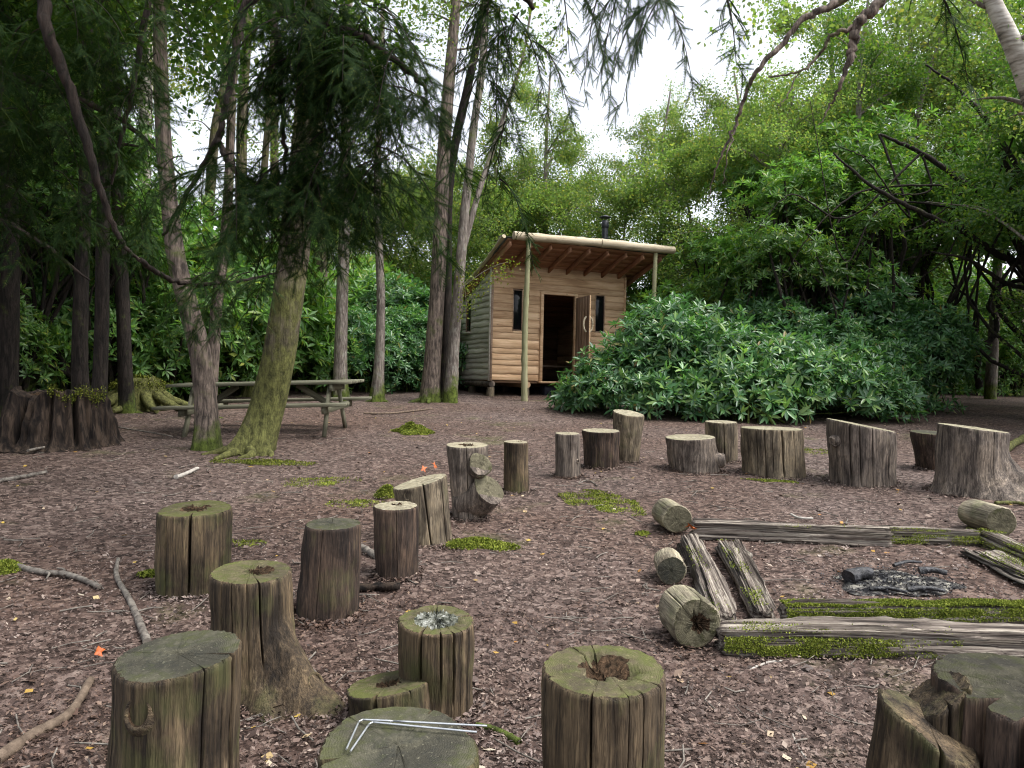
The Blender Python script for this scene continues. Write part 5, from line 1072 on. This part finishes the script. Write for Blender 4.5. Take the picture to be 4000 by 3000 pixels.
# ------------------------------------------------------------------ leafy background trees
def tree_variant(seed, Hh, R, nleaf, kind, lsize, clear=.3, bark='bark_grey', spread=.55):
    q = np.random.default_rng(seed); mb = MB(); tips = []
    top = np.array([q.normal(0, .3), q.normal(0, .3), Hh]); Tp = smooth_path([[0, 0, -.05], [q.normal(0, .15), q.normal(0, .15), Hh*.35], [q.normal(0, .3), q.normal(0, .3), Hh*.7], top], 24); rr = np.linspace(Hh*.013, Hh*.003, 24)
    V, f = tube_geo(Tp, rr, 9, q, .03, cap=False); mb.add(V, *f)
    for k in range(16):
        i = int(q.uniform(clear, .97) * 23); s = Tp[i]; a = q.uniform(0, 6.28); l = R * q.uniform(.55, 1.05) * (1.1 - .55 * i / 23); e = s + [l*math.cos(a), l*math.sin(a), l*q.uniform(.1, .7)]; m_ = (s+e)/2 + [0, 0, l*.15]; Q = smooth_path([s, m_, e], 10); V, f = tube_geo(Q, np.linspace(rr[i]*.55, rr[i]*.12, 10), 5, q, .03, cap=False); mb.add(V, *f)
        for j in range(7):
            b = Q[q.integers(3, 10)]; e2 = b + q.normal(0, .42, 3)*R*.45; tips.append((b, e2)); V, f = tube_geo(smooth_path([b, (b+e2)/2 + [0, 0, .08], e2], 5), np.linspace(rr[i]*.18, rr[i]*.05, 5), 3, cap=False); mb.add(V, *f)
    B = np.array([t_[0] for t_ in tips]); E = np.array([t_[1] for t_ in tips]); k = q.integers(0, len(B), nleaf); w = q.uniform(.2, 1.15, nleaf)[:, None]
    P = B[k]*(1-w) + E[k]*w + q.normal(0, spread*.38, (nleaf, 3))*[1, 1, .75]; D = unit(q, nleaf) + [0, 0, -.45]; N = unit(q, nleaf)*.8 + [0, 0, .8]; L = lsize*q.uniform(.7, 1.3, nleaf)
    V, f = leaf_cloud(P, D, N, L, L*q.uniform(.55, .75, nleaf), .15)
    return mb.mesh('trunk', M[bark]), mesh('crown', V, f, M[kind])
LV = [tree_variant(1200, 11, 3.0, 24000, 'leafy', .085, spread=.45), tree_variant(1210, 10, 3.2, 24000, 'leafy', .085, .2, spread=.45), tree_variant(1220, 12, 2.8, 24000, 'leafy', .08, .25, spread=.45), tree_variant(1230, 6.0, 2.4, 22000, 'leafy', .08, .10, spread=.45)]
LV.append(tree_variant(1240, 11, 3.4, 26000, 'leafy_dark', .11, .66, 'bark_dark', .9))  # variant with a high dense crown, made for shading from out of view
def trees(pts, label, group, mat_=None, name='woodland_tree', cat='tree'):
    for x, y, s, k in pts: put(name, LV[k], x, y, s, q.uniform(0, 6.28), label, cat, group, ('trunk', 'crown'), mat_=mat_)
trees([(10.5, 14.5, .82, 1), (13.0, 15.0, .9, 0), (9.6, 20.5, .95, 2)], 'leafy tree overhanging the tall rhododendrons, upper right', 'trees at the upper right', 'leafy_dark')
trees([(-1.0, 30, 1.0, 0), (1.3, 31, 1.05, 2), (3.4, 33, .95, 1), (.2, 28.5, 1.15, 3), (2.4, 29.5, 1.25, 3), (-1.8, 31, 1.3, 3)], 'pale green tree rising above the hut roof', 'trees above the hut roof')
trees([(5.6, 29, .95, 1), (8.0, 27, 1.05, 0), (10.4, 25, 1.1, 2), (7.0, 24, .85, 1), (7.2, 20.2, .85, 1), (4.4, 27, 1.15, 3), (6.0, 26, 1.3, 3), (7.8, 24.5, 1.4, 3), (9.6, 23.5, 1.45, 3)], 'yellow-green tree right of the flue, over the thicket', 'yellow-green trees right of the flue')
trees([(12.0, 22, 1.15, 1), (14.5, 22.5, 1.2, 0), (13.5, 26, 1.3, 2), (17, 25, 1.35, 0), (17.5, 20, 1.2, 1), (20, 28, 1.4, 2)], 'leafy tree behind the tall rhododendrons on the right', 'trees behind the right thicket')
trees([(-4.2, 26, .95, 3), (-2.6, 27, 1.05, 3), (-6.2, 25.5, 1.0, 3), (-8.0, 28, 1.1, 3), (-5.4, 28, 1.2, 3), (-3.4, 29, 1.3, 3)], 'low leafy tree beyond the slim trunks left of the hut', 'trees left of the hut')
trees([(-15.5, 22, 1.2, 1), (-17.5, 27, 1.2, 0), (-16, 19, 1.4, 2), (-15.5, 14, 1.3, 1), (-18, 25, 1.5, 0)], 'leafy tree behind the dark thicket, top left', 'trees behind the left thicket')
trees([(-6.2, 7.6, 1.0, 4), (-8.0, 11.8, 1.05, 4), (-10.5, 7.5, 1.1, 4), (-11, 15, 1.2, 4), (-9.6, 13.2, .95, 4), (-12.5, 18.5, 1.2, 4)], 'tall dark tree added to shade the left with its high canopy', 'added high canopy over the left')  # crowns above the frame, put in to darken the left side
trees([(1.8, -3.4, 1.0, 4)], 'unseen tall tree added behind the viewer to shade the nearest logs', 'shading trees added behind the viewer')  # never in view, added to keep light off the near ground
trees([(2.0, 44, 1.3, 0), (-5, 46, 1.2, 1), (9, 44, 1.4, 2), (15, 42, 1.6, 1), (24, 40, 1.7, 0), (-12, 42, .8, 2), (-20, 36, 1.7, 1), (30, 34, 1.8, 2), (27, 26, 1.6, 0)], 'distant tree closing the view behind the thicket', 'distant trees')
# leaf sprays on the trees round the clearing: high crowns above the bare trunks
def high_crown(t, b, Q, seed, z0, n, R, mat_='leafy', lsize=.075, nb=9):
    q = np.random.default_rng(seed); ok = np.where(Q[:, 2] > z0)[0]
    if len(ok) < 2: return
    mb = MB(); B_, E_ = [], []
    for k in range(nb):
        s = Q[q.choice(ok)]; a = q.uniform(0, 6.28); l = R*q.uniform(.5, 1.1); e = s + [l*math.cos(a), l*math.sin(a), l*q.uniform(-.1, .5)]; T = smooth_path([s, (s+e)/2 + [0, 0, l*.1], e], 9); V, f = tube_geo(T, np.linspace(.03, .008, 9), 5, cap=False); ob('branch', mesh('branch', V, f, M['bark_grey']), t)
        for j in range(6): i = q.integers(3, 9); B_.append(T[i]); E_.append(T[i] + q.normal(0, R*.22, 3) - [0, 0, R*.08])
    B_ = np.array(B_); E_ = np.array(E_); k = q.integers(0, len(B_), n); w = q.uniform(0, 1.1, n)[:, None]; P = B_[k]*(1-w) + E_[k]*w + q.normal(0, R*.08, (n, 3)); L = lsize*q.uniform(.7, 1.3, n)
    V, f = leaf_cloud(P, unit(q, n) + [0, 0, -.5], unit(q, n) + [0, 0, .8], L, L*.65, .15); o = ob('crown', mesh('crown', V, f, M[mat_]), t)
high_crown(*TT[2], 421, 6.0, 9000, 3.3, 'leafy_dark', .11, 14); high_crown(*TT[1], 422, 6.1, 8000, 3.0, 'leafy_dark', .11, 12); high_crown(*TT[9], 423, 6.6, 8000, 3.2, 'leafy_dark', .11, 12); high_crown(*TT[7], 424, 7.6, 5000, 2.6, 'leafy_dark', .11, 9)
high_crown(*TT[3], 401, 7.0, 5200, 2.6); high_crown(*TT[5], 402, 5.5, 3000, 2.0); high_crown(*TT[8], 403, 6, 3000, 2.2); high_crown(*TT[13], 404, 6, 900, 1.6); high_crown(*TT[16], 405, 6, 1200, 1.6); high_crown(*TT[14], 406, 7, 800, 1.8); high_crown(*TT[4], 407, 4.5, 1600, 1.4); high_crown(*TT[15], 408, 7, 3200, 2.6, 'birch_leaf')
high_crown(*TT[17], 409, 3.6, 1500, 1.2, 'leafy', .05, 9)
# little sprig of leaves hanging before the hut corner, on the three-stemmed tree
t3, b3, Q3 = TT[3]; q2 = np.random.default_rng(411)
sp = [[(1000, 620, -.3), (1040, 590, -.4), (1075, 572, -.5), (1105, 565, -.5)], [(995, 680, -.3), (1020, 640, -.4), (1060, 605, -.5), (1095, 590, -.5)], [(990, 560, -.2), (1000, 600, -.4), (1008, 660, -.5)]]
Pl = []
for s in sp:
    A = smooth_path([p(u, v, 17.2 + dy) - b3 for u, v, dy in s], 14); V, f = tube_geo(A, np.linspace(.014, .004, 14), 5, cap=False); ob('twig', mesh('twig', V, f, M['bark_grey']), t3); Pl.append(A)
Pl = np.vstack(Pl); n = 520; P = Pl[q2.integers(0, len(Pl), n)] + q2.normal(0, .11, (n, 3)) - [0, 0, .05]; L = .055*q2.uniform(.7, 1.3, n); V, f = leaf_cloud(P, unit(q2, n) + [0, 0, -.4], unit(q2, n) + [0, -.4, .9], L, L*.75, .15); o = ob('leaf_sprig', mesh('leaf_sprig', V, f, M['birch_leaf']), t3); o['kind'] = 'stuff'

# ------------------------------------------------------------------ yews overhanging the clearing
def spray_tpl(seed, L=.26, step=.0085, nl=.027, w=.0055, side=True):
    """flat two-ranked yew shoot along +x, drooping at the tip, with a few side shoots"""
    q = np.random.default_rng(seed); mb = MB()
    def shoot(o, d, up, L):
        x = np.arange(.012, L, step); n = len(x); s = np.cross(up, d); P = o + x[:, None]*d - up*(x[:, None]**2)*.9
        l = nl * np.clip(np.minimum(1, (L - x) / .05), .35, 1) * q.uniform(.85, 1.1, n)
        for sg in (1, -1):
            D = (d*.45 + sg*s*.9)/1.0; tip = P + D*l[:, None] - up*.004; a = P - d*w*.5; b = P + d*w*.5; c = P + D*l[:, None]*.6 + d*w*.55
            V = np.stack([a, b, tip], 1); mb.add(V.reshape(-1, 3), (np.arange(n)*3)[:, None] + [0, 1, 2])
        T = np.vstack([o, P[n//2], P[-1]]); V, f = tube_geo(T, [.0022, .0018, .001], 3, cap=False); mb.add(V, *f)
    d = np.array([1.0, 0, 0]); up = np.array([0, 0, 1.0]); shoot(np.zeros(3), d, up, L)
    if side:
        for k in range(3):
            x = L * q.uniform(.1, .5); a = (1 if k % 2 else -1)*q.uniform(.5, .9); dd = np.array([math.cos(a), math.sin(a), 0]); shoot(np.array([x, 0, -.9*x*x]), dd, up, L*q.uniform(.35, .6))
    return np.concatenate(mb.V), [np.concatenate(v) for v in mb.F.values()]
YW = [spray_tpl(1300 + i, .24 + .03*i) for i in range(4)]
YS = [spray_tpl(1310 + i, .15 + .02*i, .0075, .021, .005) for i in range(3)]
YF = [spray_tpl(1320 + i, .34, .022, .045, .016) for i in range(3)]
def frames(X, q, flat=.6):
    """frames whose x is the shoot direction and whose z stays roughly up"""
    X = X / np.linalg.norm(X, axis=1, keepdims=True); up = np.array([0, 0, 1.0]) + q.normal(0, flat, X.shape); Y = np.cross(up, X); Y /= np.linalg.norm(Y, axis=1, keepdims=True) + 1e-9
    return np.stack([X, Y, np.cross(X, Y)], -1)
def yew_cloud(regions, seed, tpl, sp_step=.055, blen=(.5, 1.1), droop=1.0):
    """hanging branchlets through ellipsoid regions (world): each carries shoots either side; returns shoots and twigs"""
    q = np.random.default_rng(seed); SP, SX, tw = [], [], MB()
    for (c, rad, nb) in regions:
        for k in range(nb):
            s = np.array(c) + unit(q, 1)[0]*np.array(rad)*q.random()**.4; a = q.uniform(0, 6.28); l = q.uniform(*blen); h = np.array([math.cos(a), math.sin(a), 0])
            t = np.linspace(0, 1, 9)[:, None]; T = s + h*l*(t*.75 - .15*t*t) - np.array([0, 0, 1])*l*(.15*t + .65*t*t)*droop; V, f = tube_geo(T, np.linspace(.006, .002, 9), 3, cap=False); tw.add(V, *f)
            n = max(3, int(l/sp_step)); i = np.linspace(.05, 1, n); P = np.stack([np.interp(i, t[:, 0], T[:, j]) for j in range(3)], 1)
            sd = np.where(np.arange(n) % 2, 1, -1)[:, None]*np.cross(h, [0, 0, 1.0])[None]; X = sd*.75 + h*.45 + np.array([0, 0, -1])*(.45 + .7*i[:, None])*droop + q.normal(0, .22, (n, 3)); SP.append(P); SX.append(X)
    SP = np.vstack(SP); SX = np.vstack(SX); mb = MB(); pk = q.integers(0, len(tpl), len(SP)); B = frames(SX, q, .35); sc_ = q.uniform(.7, 1.15, len(SP))
    for k in range(len(tpl)):
        s = pk == k
        if s.any(): V, f = scatter(*tpl[k], SP[s], B[s], sc_[s]); mb.add(V, *f)
    return mb, tw
def yreg(u, v, Y, ru, rv, ry, n): return (p(u, v, Y), (ru/PXM*Y, ry, rv/PXM*Y), n)
def yew_tree(label, base, limbs, regions, seed, tpl, h=9.0, r=.32, **k):
    b = np.array([base[0], base[1], float(gz(*base)) - .05]); t = empty('yew_tree', b); tag(t, label, 'tree', 'yews overhanging the clearing'); q = np.random.default_rng(seed)
    (V, f), Q, R = trunk_geo(np.array([[0, 0, 0], [.1, .05, h*.35], [-.1, .1, h*.7], [0, 0, h]]), np.array([r, r*.85, r*.55, r*.2]), seed, 18); ob('trunk', mesh('trunk', V, f, M['bark_yew'], True), t)
    for L in limbs:
        P = np.array([(p(*x[:3]) if len(x) == 4 else np.array(x[:3])) - b for x in L[0]]); n = 7*len(P); rr = np.interp(np.linspace(0, 1, n), np.linspace(0, 1, len(L[1])), L[1]); V, f = tube_geo(smooth_path(P, n) + q.normal(0, .006, (n, 3)), rr, 10, q, .05); ob('limb', mesh('limb', V, f, M['bark_yew'], True), t)
    mb, tw = yew_cloud(regions, seed + 1, tpl, **k)
    mb.V = [v - b for v in mb.V]; tw.V = [v - b for v in tw.V]
    o = ob('foliage', mb.mesh('foliage', M['yew']), t); o['kind'] = 'stuff'; o = ob('twigs', tw.mesh('twigs', M['bark_yew']), t); o['kind'] = 'stuff'
    return t
W4 = lambda u, v, Y: (u, v, Y, 0)
yew_tree('dark yew whose bare limbs and drooping sprays hang in from the top left', (-6.2, 4.6),
  [([(-6.1, 4.7, 5.2), (-4.6, 5.2, 5.5), W4(60, -60, 5.6), W4(100, 60, 5.6), W4(150, 190, 5.7), W4(195, 340, 5.8), W4(222, 430, 5.9), W4(262, 520, 6.0), W4(300, 560, 6.1)], [.11, .08, .05, .042, .036, .028, .02, .012]),
   ([(-6.1, 4.7, 5.6), (-4.0, 5.4, 6.0), W4(530, -90, 5.4), W4(524, 20, 5.4), W4(506, 130, 5.4), W4(487, 230, 5.4), W4(470, 300, 5.4), W4(420, 390, 5.5), W4(385, 450, 5.5), W4(355, 510, 5.6)], [.10, .07, .035, .03, .026, .024, .022, .016, .013, .01]),
   ([W4(470, 298, 5.4), W4(490, 345, 5.35), W4(530, 385, 5.3), W4(590, 405, 5.2), W4(660, 400, 5.1), W4(740, 390, 5.0)], [.022, .018, .016, .012, .008]),
   ([(-6.1, 4.7, 4.6), (-3.9, 5.0, 4.9), W4(480, -60, 4.9), W4(640, 40, 4.8), W4(760, 70, 4.7), W4(880, 150, 4.6), W4(925, 200, 4.6)], [.09, .06, .04, .028, .018, .01]),
   ([W4(300, 560, 6.1), W4(345, 592, 6.6), W4(400, 612, 7.0), W4(480, 612, 7.2), W4(560, 598, 7.4), W4(640, 575, 7.5)], [.022, .022, .02, .015, .008]),
   ([W4(560, -80, 5.0), W4(600, 100, 5.0), W4(610, 250, 5.0), W4(620, 380, 5.0)], [.035, .025, .018, .01]),
   ([W4(330, -60, 6.2), W4(300, 120, 6.2), W4(270, 260, 6.3), W4(240, 400, 6.4)], [.03, .022, .018, .01])],
  [yreg(690, 30, 4.9, 150, 70, .5, 40), yreg(790, 110, 4.7, 100, 60, .4, 20), yreg(640, 130, 4.9, 70, 70, .4, 12), yreg(880, 180, 4.6, 45, 30, .3, 5),
   yreg(620, 370, 5.1, 130, 40, .5, 22), yreg(760, 340, 5.0, 80, 60, .4, 17), yreg(440, 370, 5.5, 50, 30, .4, 4), yreg(830, 380, 4.9, 45, 60, .3, 6), yreg(540, 400, 5.3, 60, 30, .4, 7),
   yreg(290, -20, 6.2, 90, 40, .6, 9), yreg(120, 30, 6.0, 160, 70, .8, 20), yreg(60, 230, 6.3, 110, 110, .8, 18), yreg(220, 230, 6.4, 90, 90, .8, 12), yreg(110, 430, 6.8, 140, 70, .9, 16), yreg(290, 130, 6.4, 50, 80, .6, 7), yreg(290, 420, 6.6, 70, 50, .6, 6),
   yreg(490, 590, 7.2, 130, 12, .3, 9)], 1400, YW, blen=(.4, .85), droop=.9)
yew_tree('yew behind the camera whose last sprays dangle into the top of the view', (-3.2, -.6),
  [([(-3.1, -.4, 4.6), (-1.2, 1.5, 4.6), W4(1080, -150, 4.2), W4(1110, -60, 4.2), W4(1150, 20, 4.3)], [.09, .06, .03, .012]), ([(-3.1, -.4, 4.2), (-.5, 1.2, 4.2), W4(1420, -120, 3.5), W4(1440, -30, 3.5)], [.08, .05, .02, .008]), ([(-3.1, -.4, 4.8), (.5, 1.2, 4.2), (1.3, 2.0, 3.9), W4(1600, -80, 3.3)], [.08, .05, .02, .008])],
  [yreg(1080, -10, 4.3, 60, 45, .3, 8), yreg(1110, 80, 4.4, 45, 50, .3, 4), yreg(1060, 130, 4.4, 35, 40, .2, 3), yreg(1400, -10, 3.5, 24, 30, .15, 3), yreg(1460, -30, 3.5, 40, 20, .15, 2), yreg(1260, -60, 4.0, 70, 20, .2, 3), yreg(1350, -50, 3.8, 40, 20, .2, 2), yreg(1570, -25, 3.3, 20, 10, .1, 1), yreg(1090, 250, 4.2, 24, 30, .1, 2), yreg(1985, -70, 3.0, 10, 6, .05, 1), yreg(1080, 380, 4.0, 6, 6, .05, 1)], 1450, YS, blen=(.22, .42), droop=1.5, sp_step=.035)
far_regs = lambda L: [((x, y, z), (rx, ry, rz), n) for x, y, z, rx, ry, rz, n in L]
yew_tree('dark yew filling the far left edge with drooping foliage', (-8.4, 8.4), [([(-8.3, 8.4, 3.4), (-7.2, 8.6, 3.6), (-6.0, 8.9, 3.2), (-5.2, 9.1, 2.6)], [.08, .06, .04, .012]), ([(-8.3, 8.4, 4.6), (-6.8, 9.2, 5.2), (-5.4, 9.8, 4.9), (-4.6, 10.2, 4.2)], [.08, .06, .04, .012])],
  far_regs([(-7.4, 9.2, 4.2, 1.3, 1.3, 1.0, 24), (-6.8, 9.8, 5.4, 1.2, 1.2, .9, 18), (-8.0, 9.0, 6.2, 2.0, 1.8, 1.2, 30)]), 1480, YF, 9.5, .34, blen=(.6, 1.3), sp_step=.08)
yew_tree('dark yew standing behind the picnic table shade, crown over the trunks', (-9.0, 11.5), [([(-8.9, 11.5, 4.4), (-7.6, 11.7, 5.2), (-6.2, 12.2, 5.2)], [.08, .06, .02])],
  far_regs([(-8.2, 11.8, 5.6, 1.4, 1.6, 1.2, 24), (-8.2, 12.2, 7.0, 1.4, 1.4, 1.2, 36), (-9.6, 12, 7.6, 2.0, 2, 1.4, 46), (-9.2, 11.0, 4.0, 1.6, 1.2, 1.0, 20)]), 1490, YF, 11, .3, blen=(.6, 1.4), sp_step=.08)

# ------------------------------------------------------------------ bare overhanging branches, top right
def overhang(name, label, base, hgt, limbs, mat_, seed, crown=None):
    b = np.array([base[0], base[1], float(gz(*base)) - .05]); t = empty(name, b); tag(t, label, 'tree', 'trees round the clearing'); q = np.random.default_rng(seed)
    (V, f), Q, R = trunk_geo(np.array([[0, 0, 0], [-.1, .05, hgt*.4], [-.25, .1, hgt*.75], [-.3, 0, hgt]]), np.array([.2, .16, .12, .05]), seed, 14); ob('trunk', mesh('trunk', V, f, M[mat_], True), t)
    for pts, rr in limbs:
        P = np.array([(p(*x[:3]) if len(x) == 4 else np.array(x[:3])) - b for x in pts]); n = 7*len(P); R = np.interp(np.linspace(0, 1, n), np.linspace(0, 1, len(rr)), rr); V, f = tube_geo(smooth_path(P, n) + q.normal(0, .008, (n, 3)), R, 8, q, .06); ob('branch', mesh('branch', V, f, M[mat_], True), t)
    if crown:
        for (u, v, Y, ru, rv, n) in crown:
            c = p(u, v, Y) - b; P = c + q.normal(0, 1, (n, 3))*[ru/PXM*Y*.5, .35, rv/PXM*Y*.5]; L = .06*q.uniform(.7, 1.3, n); V, f = leaf_cloud(P, unit(q, n) + [0, 0, -.5], unit(q, n) + [0, 0, .8], L, L*.7, .15); o = ob('crown', mesh('crown', V, f, M['leafy']), t)
    return t
ct = [W4(2420, 860, 17), W4(2350, 700, 17), W4(2270, 560, 17), W4(2190, 470, 17), W4(2090, 400, 17), W4(1990, 330, 17.2), W4(1900, 290, 17.4)]
overhang('contorted_tree', 'contorted dark-limbed tree arching in from the right edge', (13.6, 17.0), 4.5,
  [(ct, [.16, .13, .10, .08, .06, .03]), ([ct[2], W4(2180, 560, 16.8), W4(2080, 500, 16.6), W4(1980, 455, 16.6), W4(1880, 400, 16.8), W4(1800, 330, 17)], [.09, .07, .06, .045, .02]),
   ([ct[1], W4(2260, 640, 16.6), W4(2170, 610, 16.4), W4(2090, 560, 16.2), W4(2010, 545, 16.2)], [.09, .06, .05, .035, .015]), ([ct[2], W4(2230, 430, 17.2), W4(2160, 300, 17.3), W4(2080, 200, 17.4), W4(2000, 140, 17.5)], [.08, .06, .05, .02]),
   ([W4(2116, 838, 19), W4(2110, 790, 19), W4(2120, 752, 19), W4(2148, 725, 19), W4(2152, 690, 19), W4(2135, 660, 19), W4(2160, 620, 19), W4(2220, 600, 18.5)], [.09, .075, .06, .05, .05]), ([W4(2118, 770, 19), W4(2106, 735, 19), W4(2112, 690, 19), W4(2100, 650, 19), W4(2050, 610, 19)], [.05, .045, .04, .02])]
  + [([ct[3 + k % 4], W4(2100 - 45*k, 470 - 30*(k % 3), 17), W4(2040 - 55*k, 560 - 70*(k % 4), 16.8), W4(1990 - 60*k, 600 - 95*(k % 5), 16.8)], [.03, .02, .008]) for k in range(7)], 'bark_dark', 1520)
overhang('overhanging_tree', 'tree outside the right edge whose bare crooked branches cross the upper right', (7.2, 5.0), 7.5,
  [([(7.0, 5.0, 5.6), (5.6, 5.6, 5.9), W4(1960, -60, 6.6), W4(1900, 5, 6.6), W4(1850, 55, 6.6), W4(1842, 100, 6.6), W4(1832, 140, 6.6)], [.09, .07, .05, .045, .04, .03]),
   ([(7.0, 5.0, 5.9), (5.0, 6.0, 6.2), W4(1860, -30, 6.8), W4(1800, 10, 6.8), W4(1735, 40, 6.8), W4(1690, 95, 6.8), W4(1640, 145, 6.8), W4(1612, 200, 6.9), W4(1590, 270, 7.0), W4(1565, 320, 7.0), W4(1540, 390, 7.1), W4(1525, 450, 7.2)], [.06, .05, .035, .03, .026, .022, .018, .014, .008, .004]),
   ([W4(1850, 58, 6.6), W4(1800, 75, 6.6), W4(1770, 120, 6.7), W4(1725, 155, 6.7), W4(1660, 165, 6.8)], [.02, .015, .012, .008]),
   ([W4(1832, 140, 6.6), W4(1815, 185, 6.6), W4(1795, 225, 6.7), W4(1770, 270, 6.7)], [.025, .015, .01, .005]),
   ([W4(1590, 270, 7.0), W4(1572, 330, 6.9), W4(1562, 400, 6.9)], [.01, .006, .003]), ([W4(1725, 155, 6.7), W4(1700, 210, 6.7), W4(1675, 240, 6.7)], [.008, .006, .003])], 'bark', 1500,
  [(1660, 40, 8.0, 120, 50, 260), (1930, 20, 7.5, 160, 50, 420)])

# ------------------------------------------------------------------ labels: alike background plants told apart by their order across the view
def proj_u(o):
    d = np.array(o.matrix_world.translation if o.parent is None else o.location) - EYEV; a = d @ _R0 / (d @ _F0); c = d @ _U0 / (d @ _F0); return a * _cr + c * _sr
ORD = ['leftmost', 'second from left', 'third from left', 'fourth from left', 'fifth from left', 'sixth from left', 'seventh from left', 'eighth from left', 'ninth from left', 'tenth from left', 'eleventh from left']
bpy.context.view_layer.update()
same = {}
for o in list(scene.objects):
    if o.parent is None and o.get('label') and o.name.split('.')[0] in ('thicket_bush', 'rhododendron_tree', 'woodland_tree'): same.setdefault(o['label'], []).append(o)
for lb, L in same.items():
    if len(L) < 2: continue
    L.sort(key=proj_u)
    for i, o in enumerate(L):
        o['label'] = lb + ', ' + ('rightmost' if i == len(L) - 1 else ORD[i])
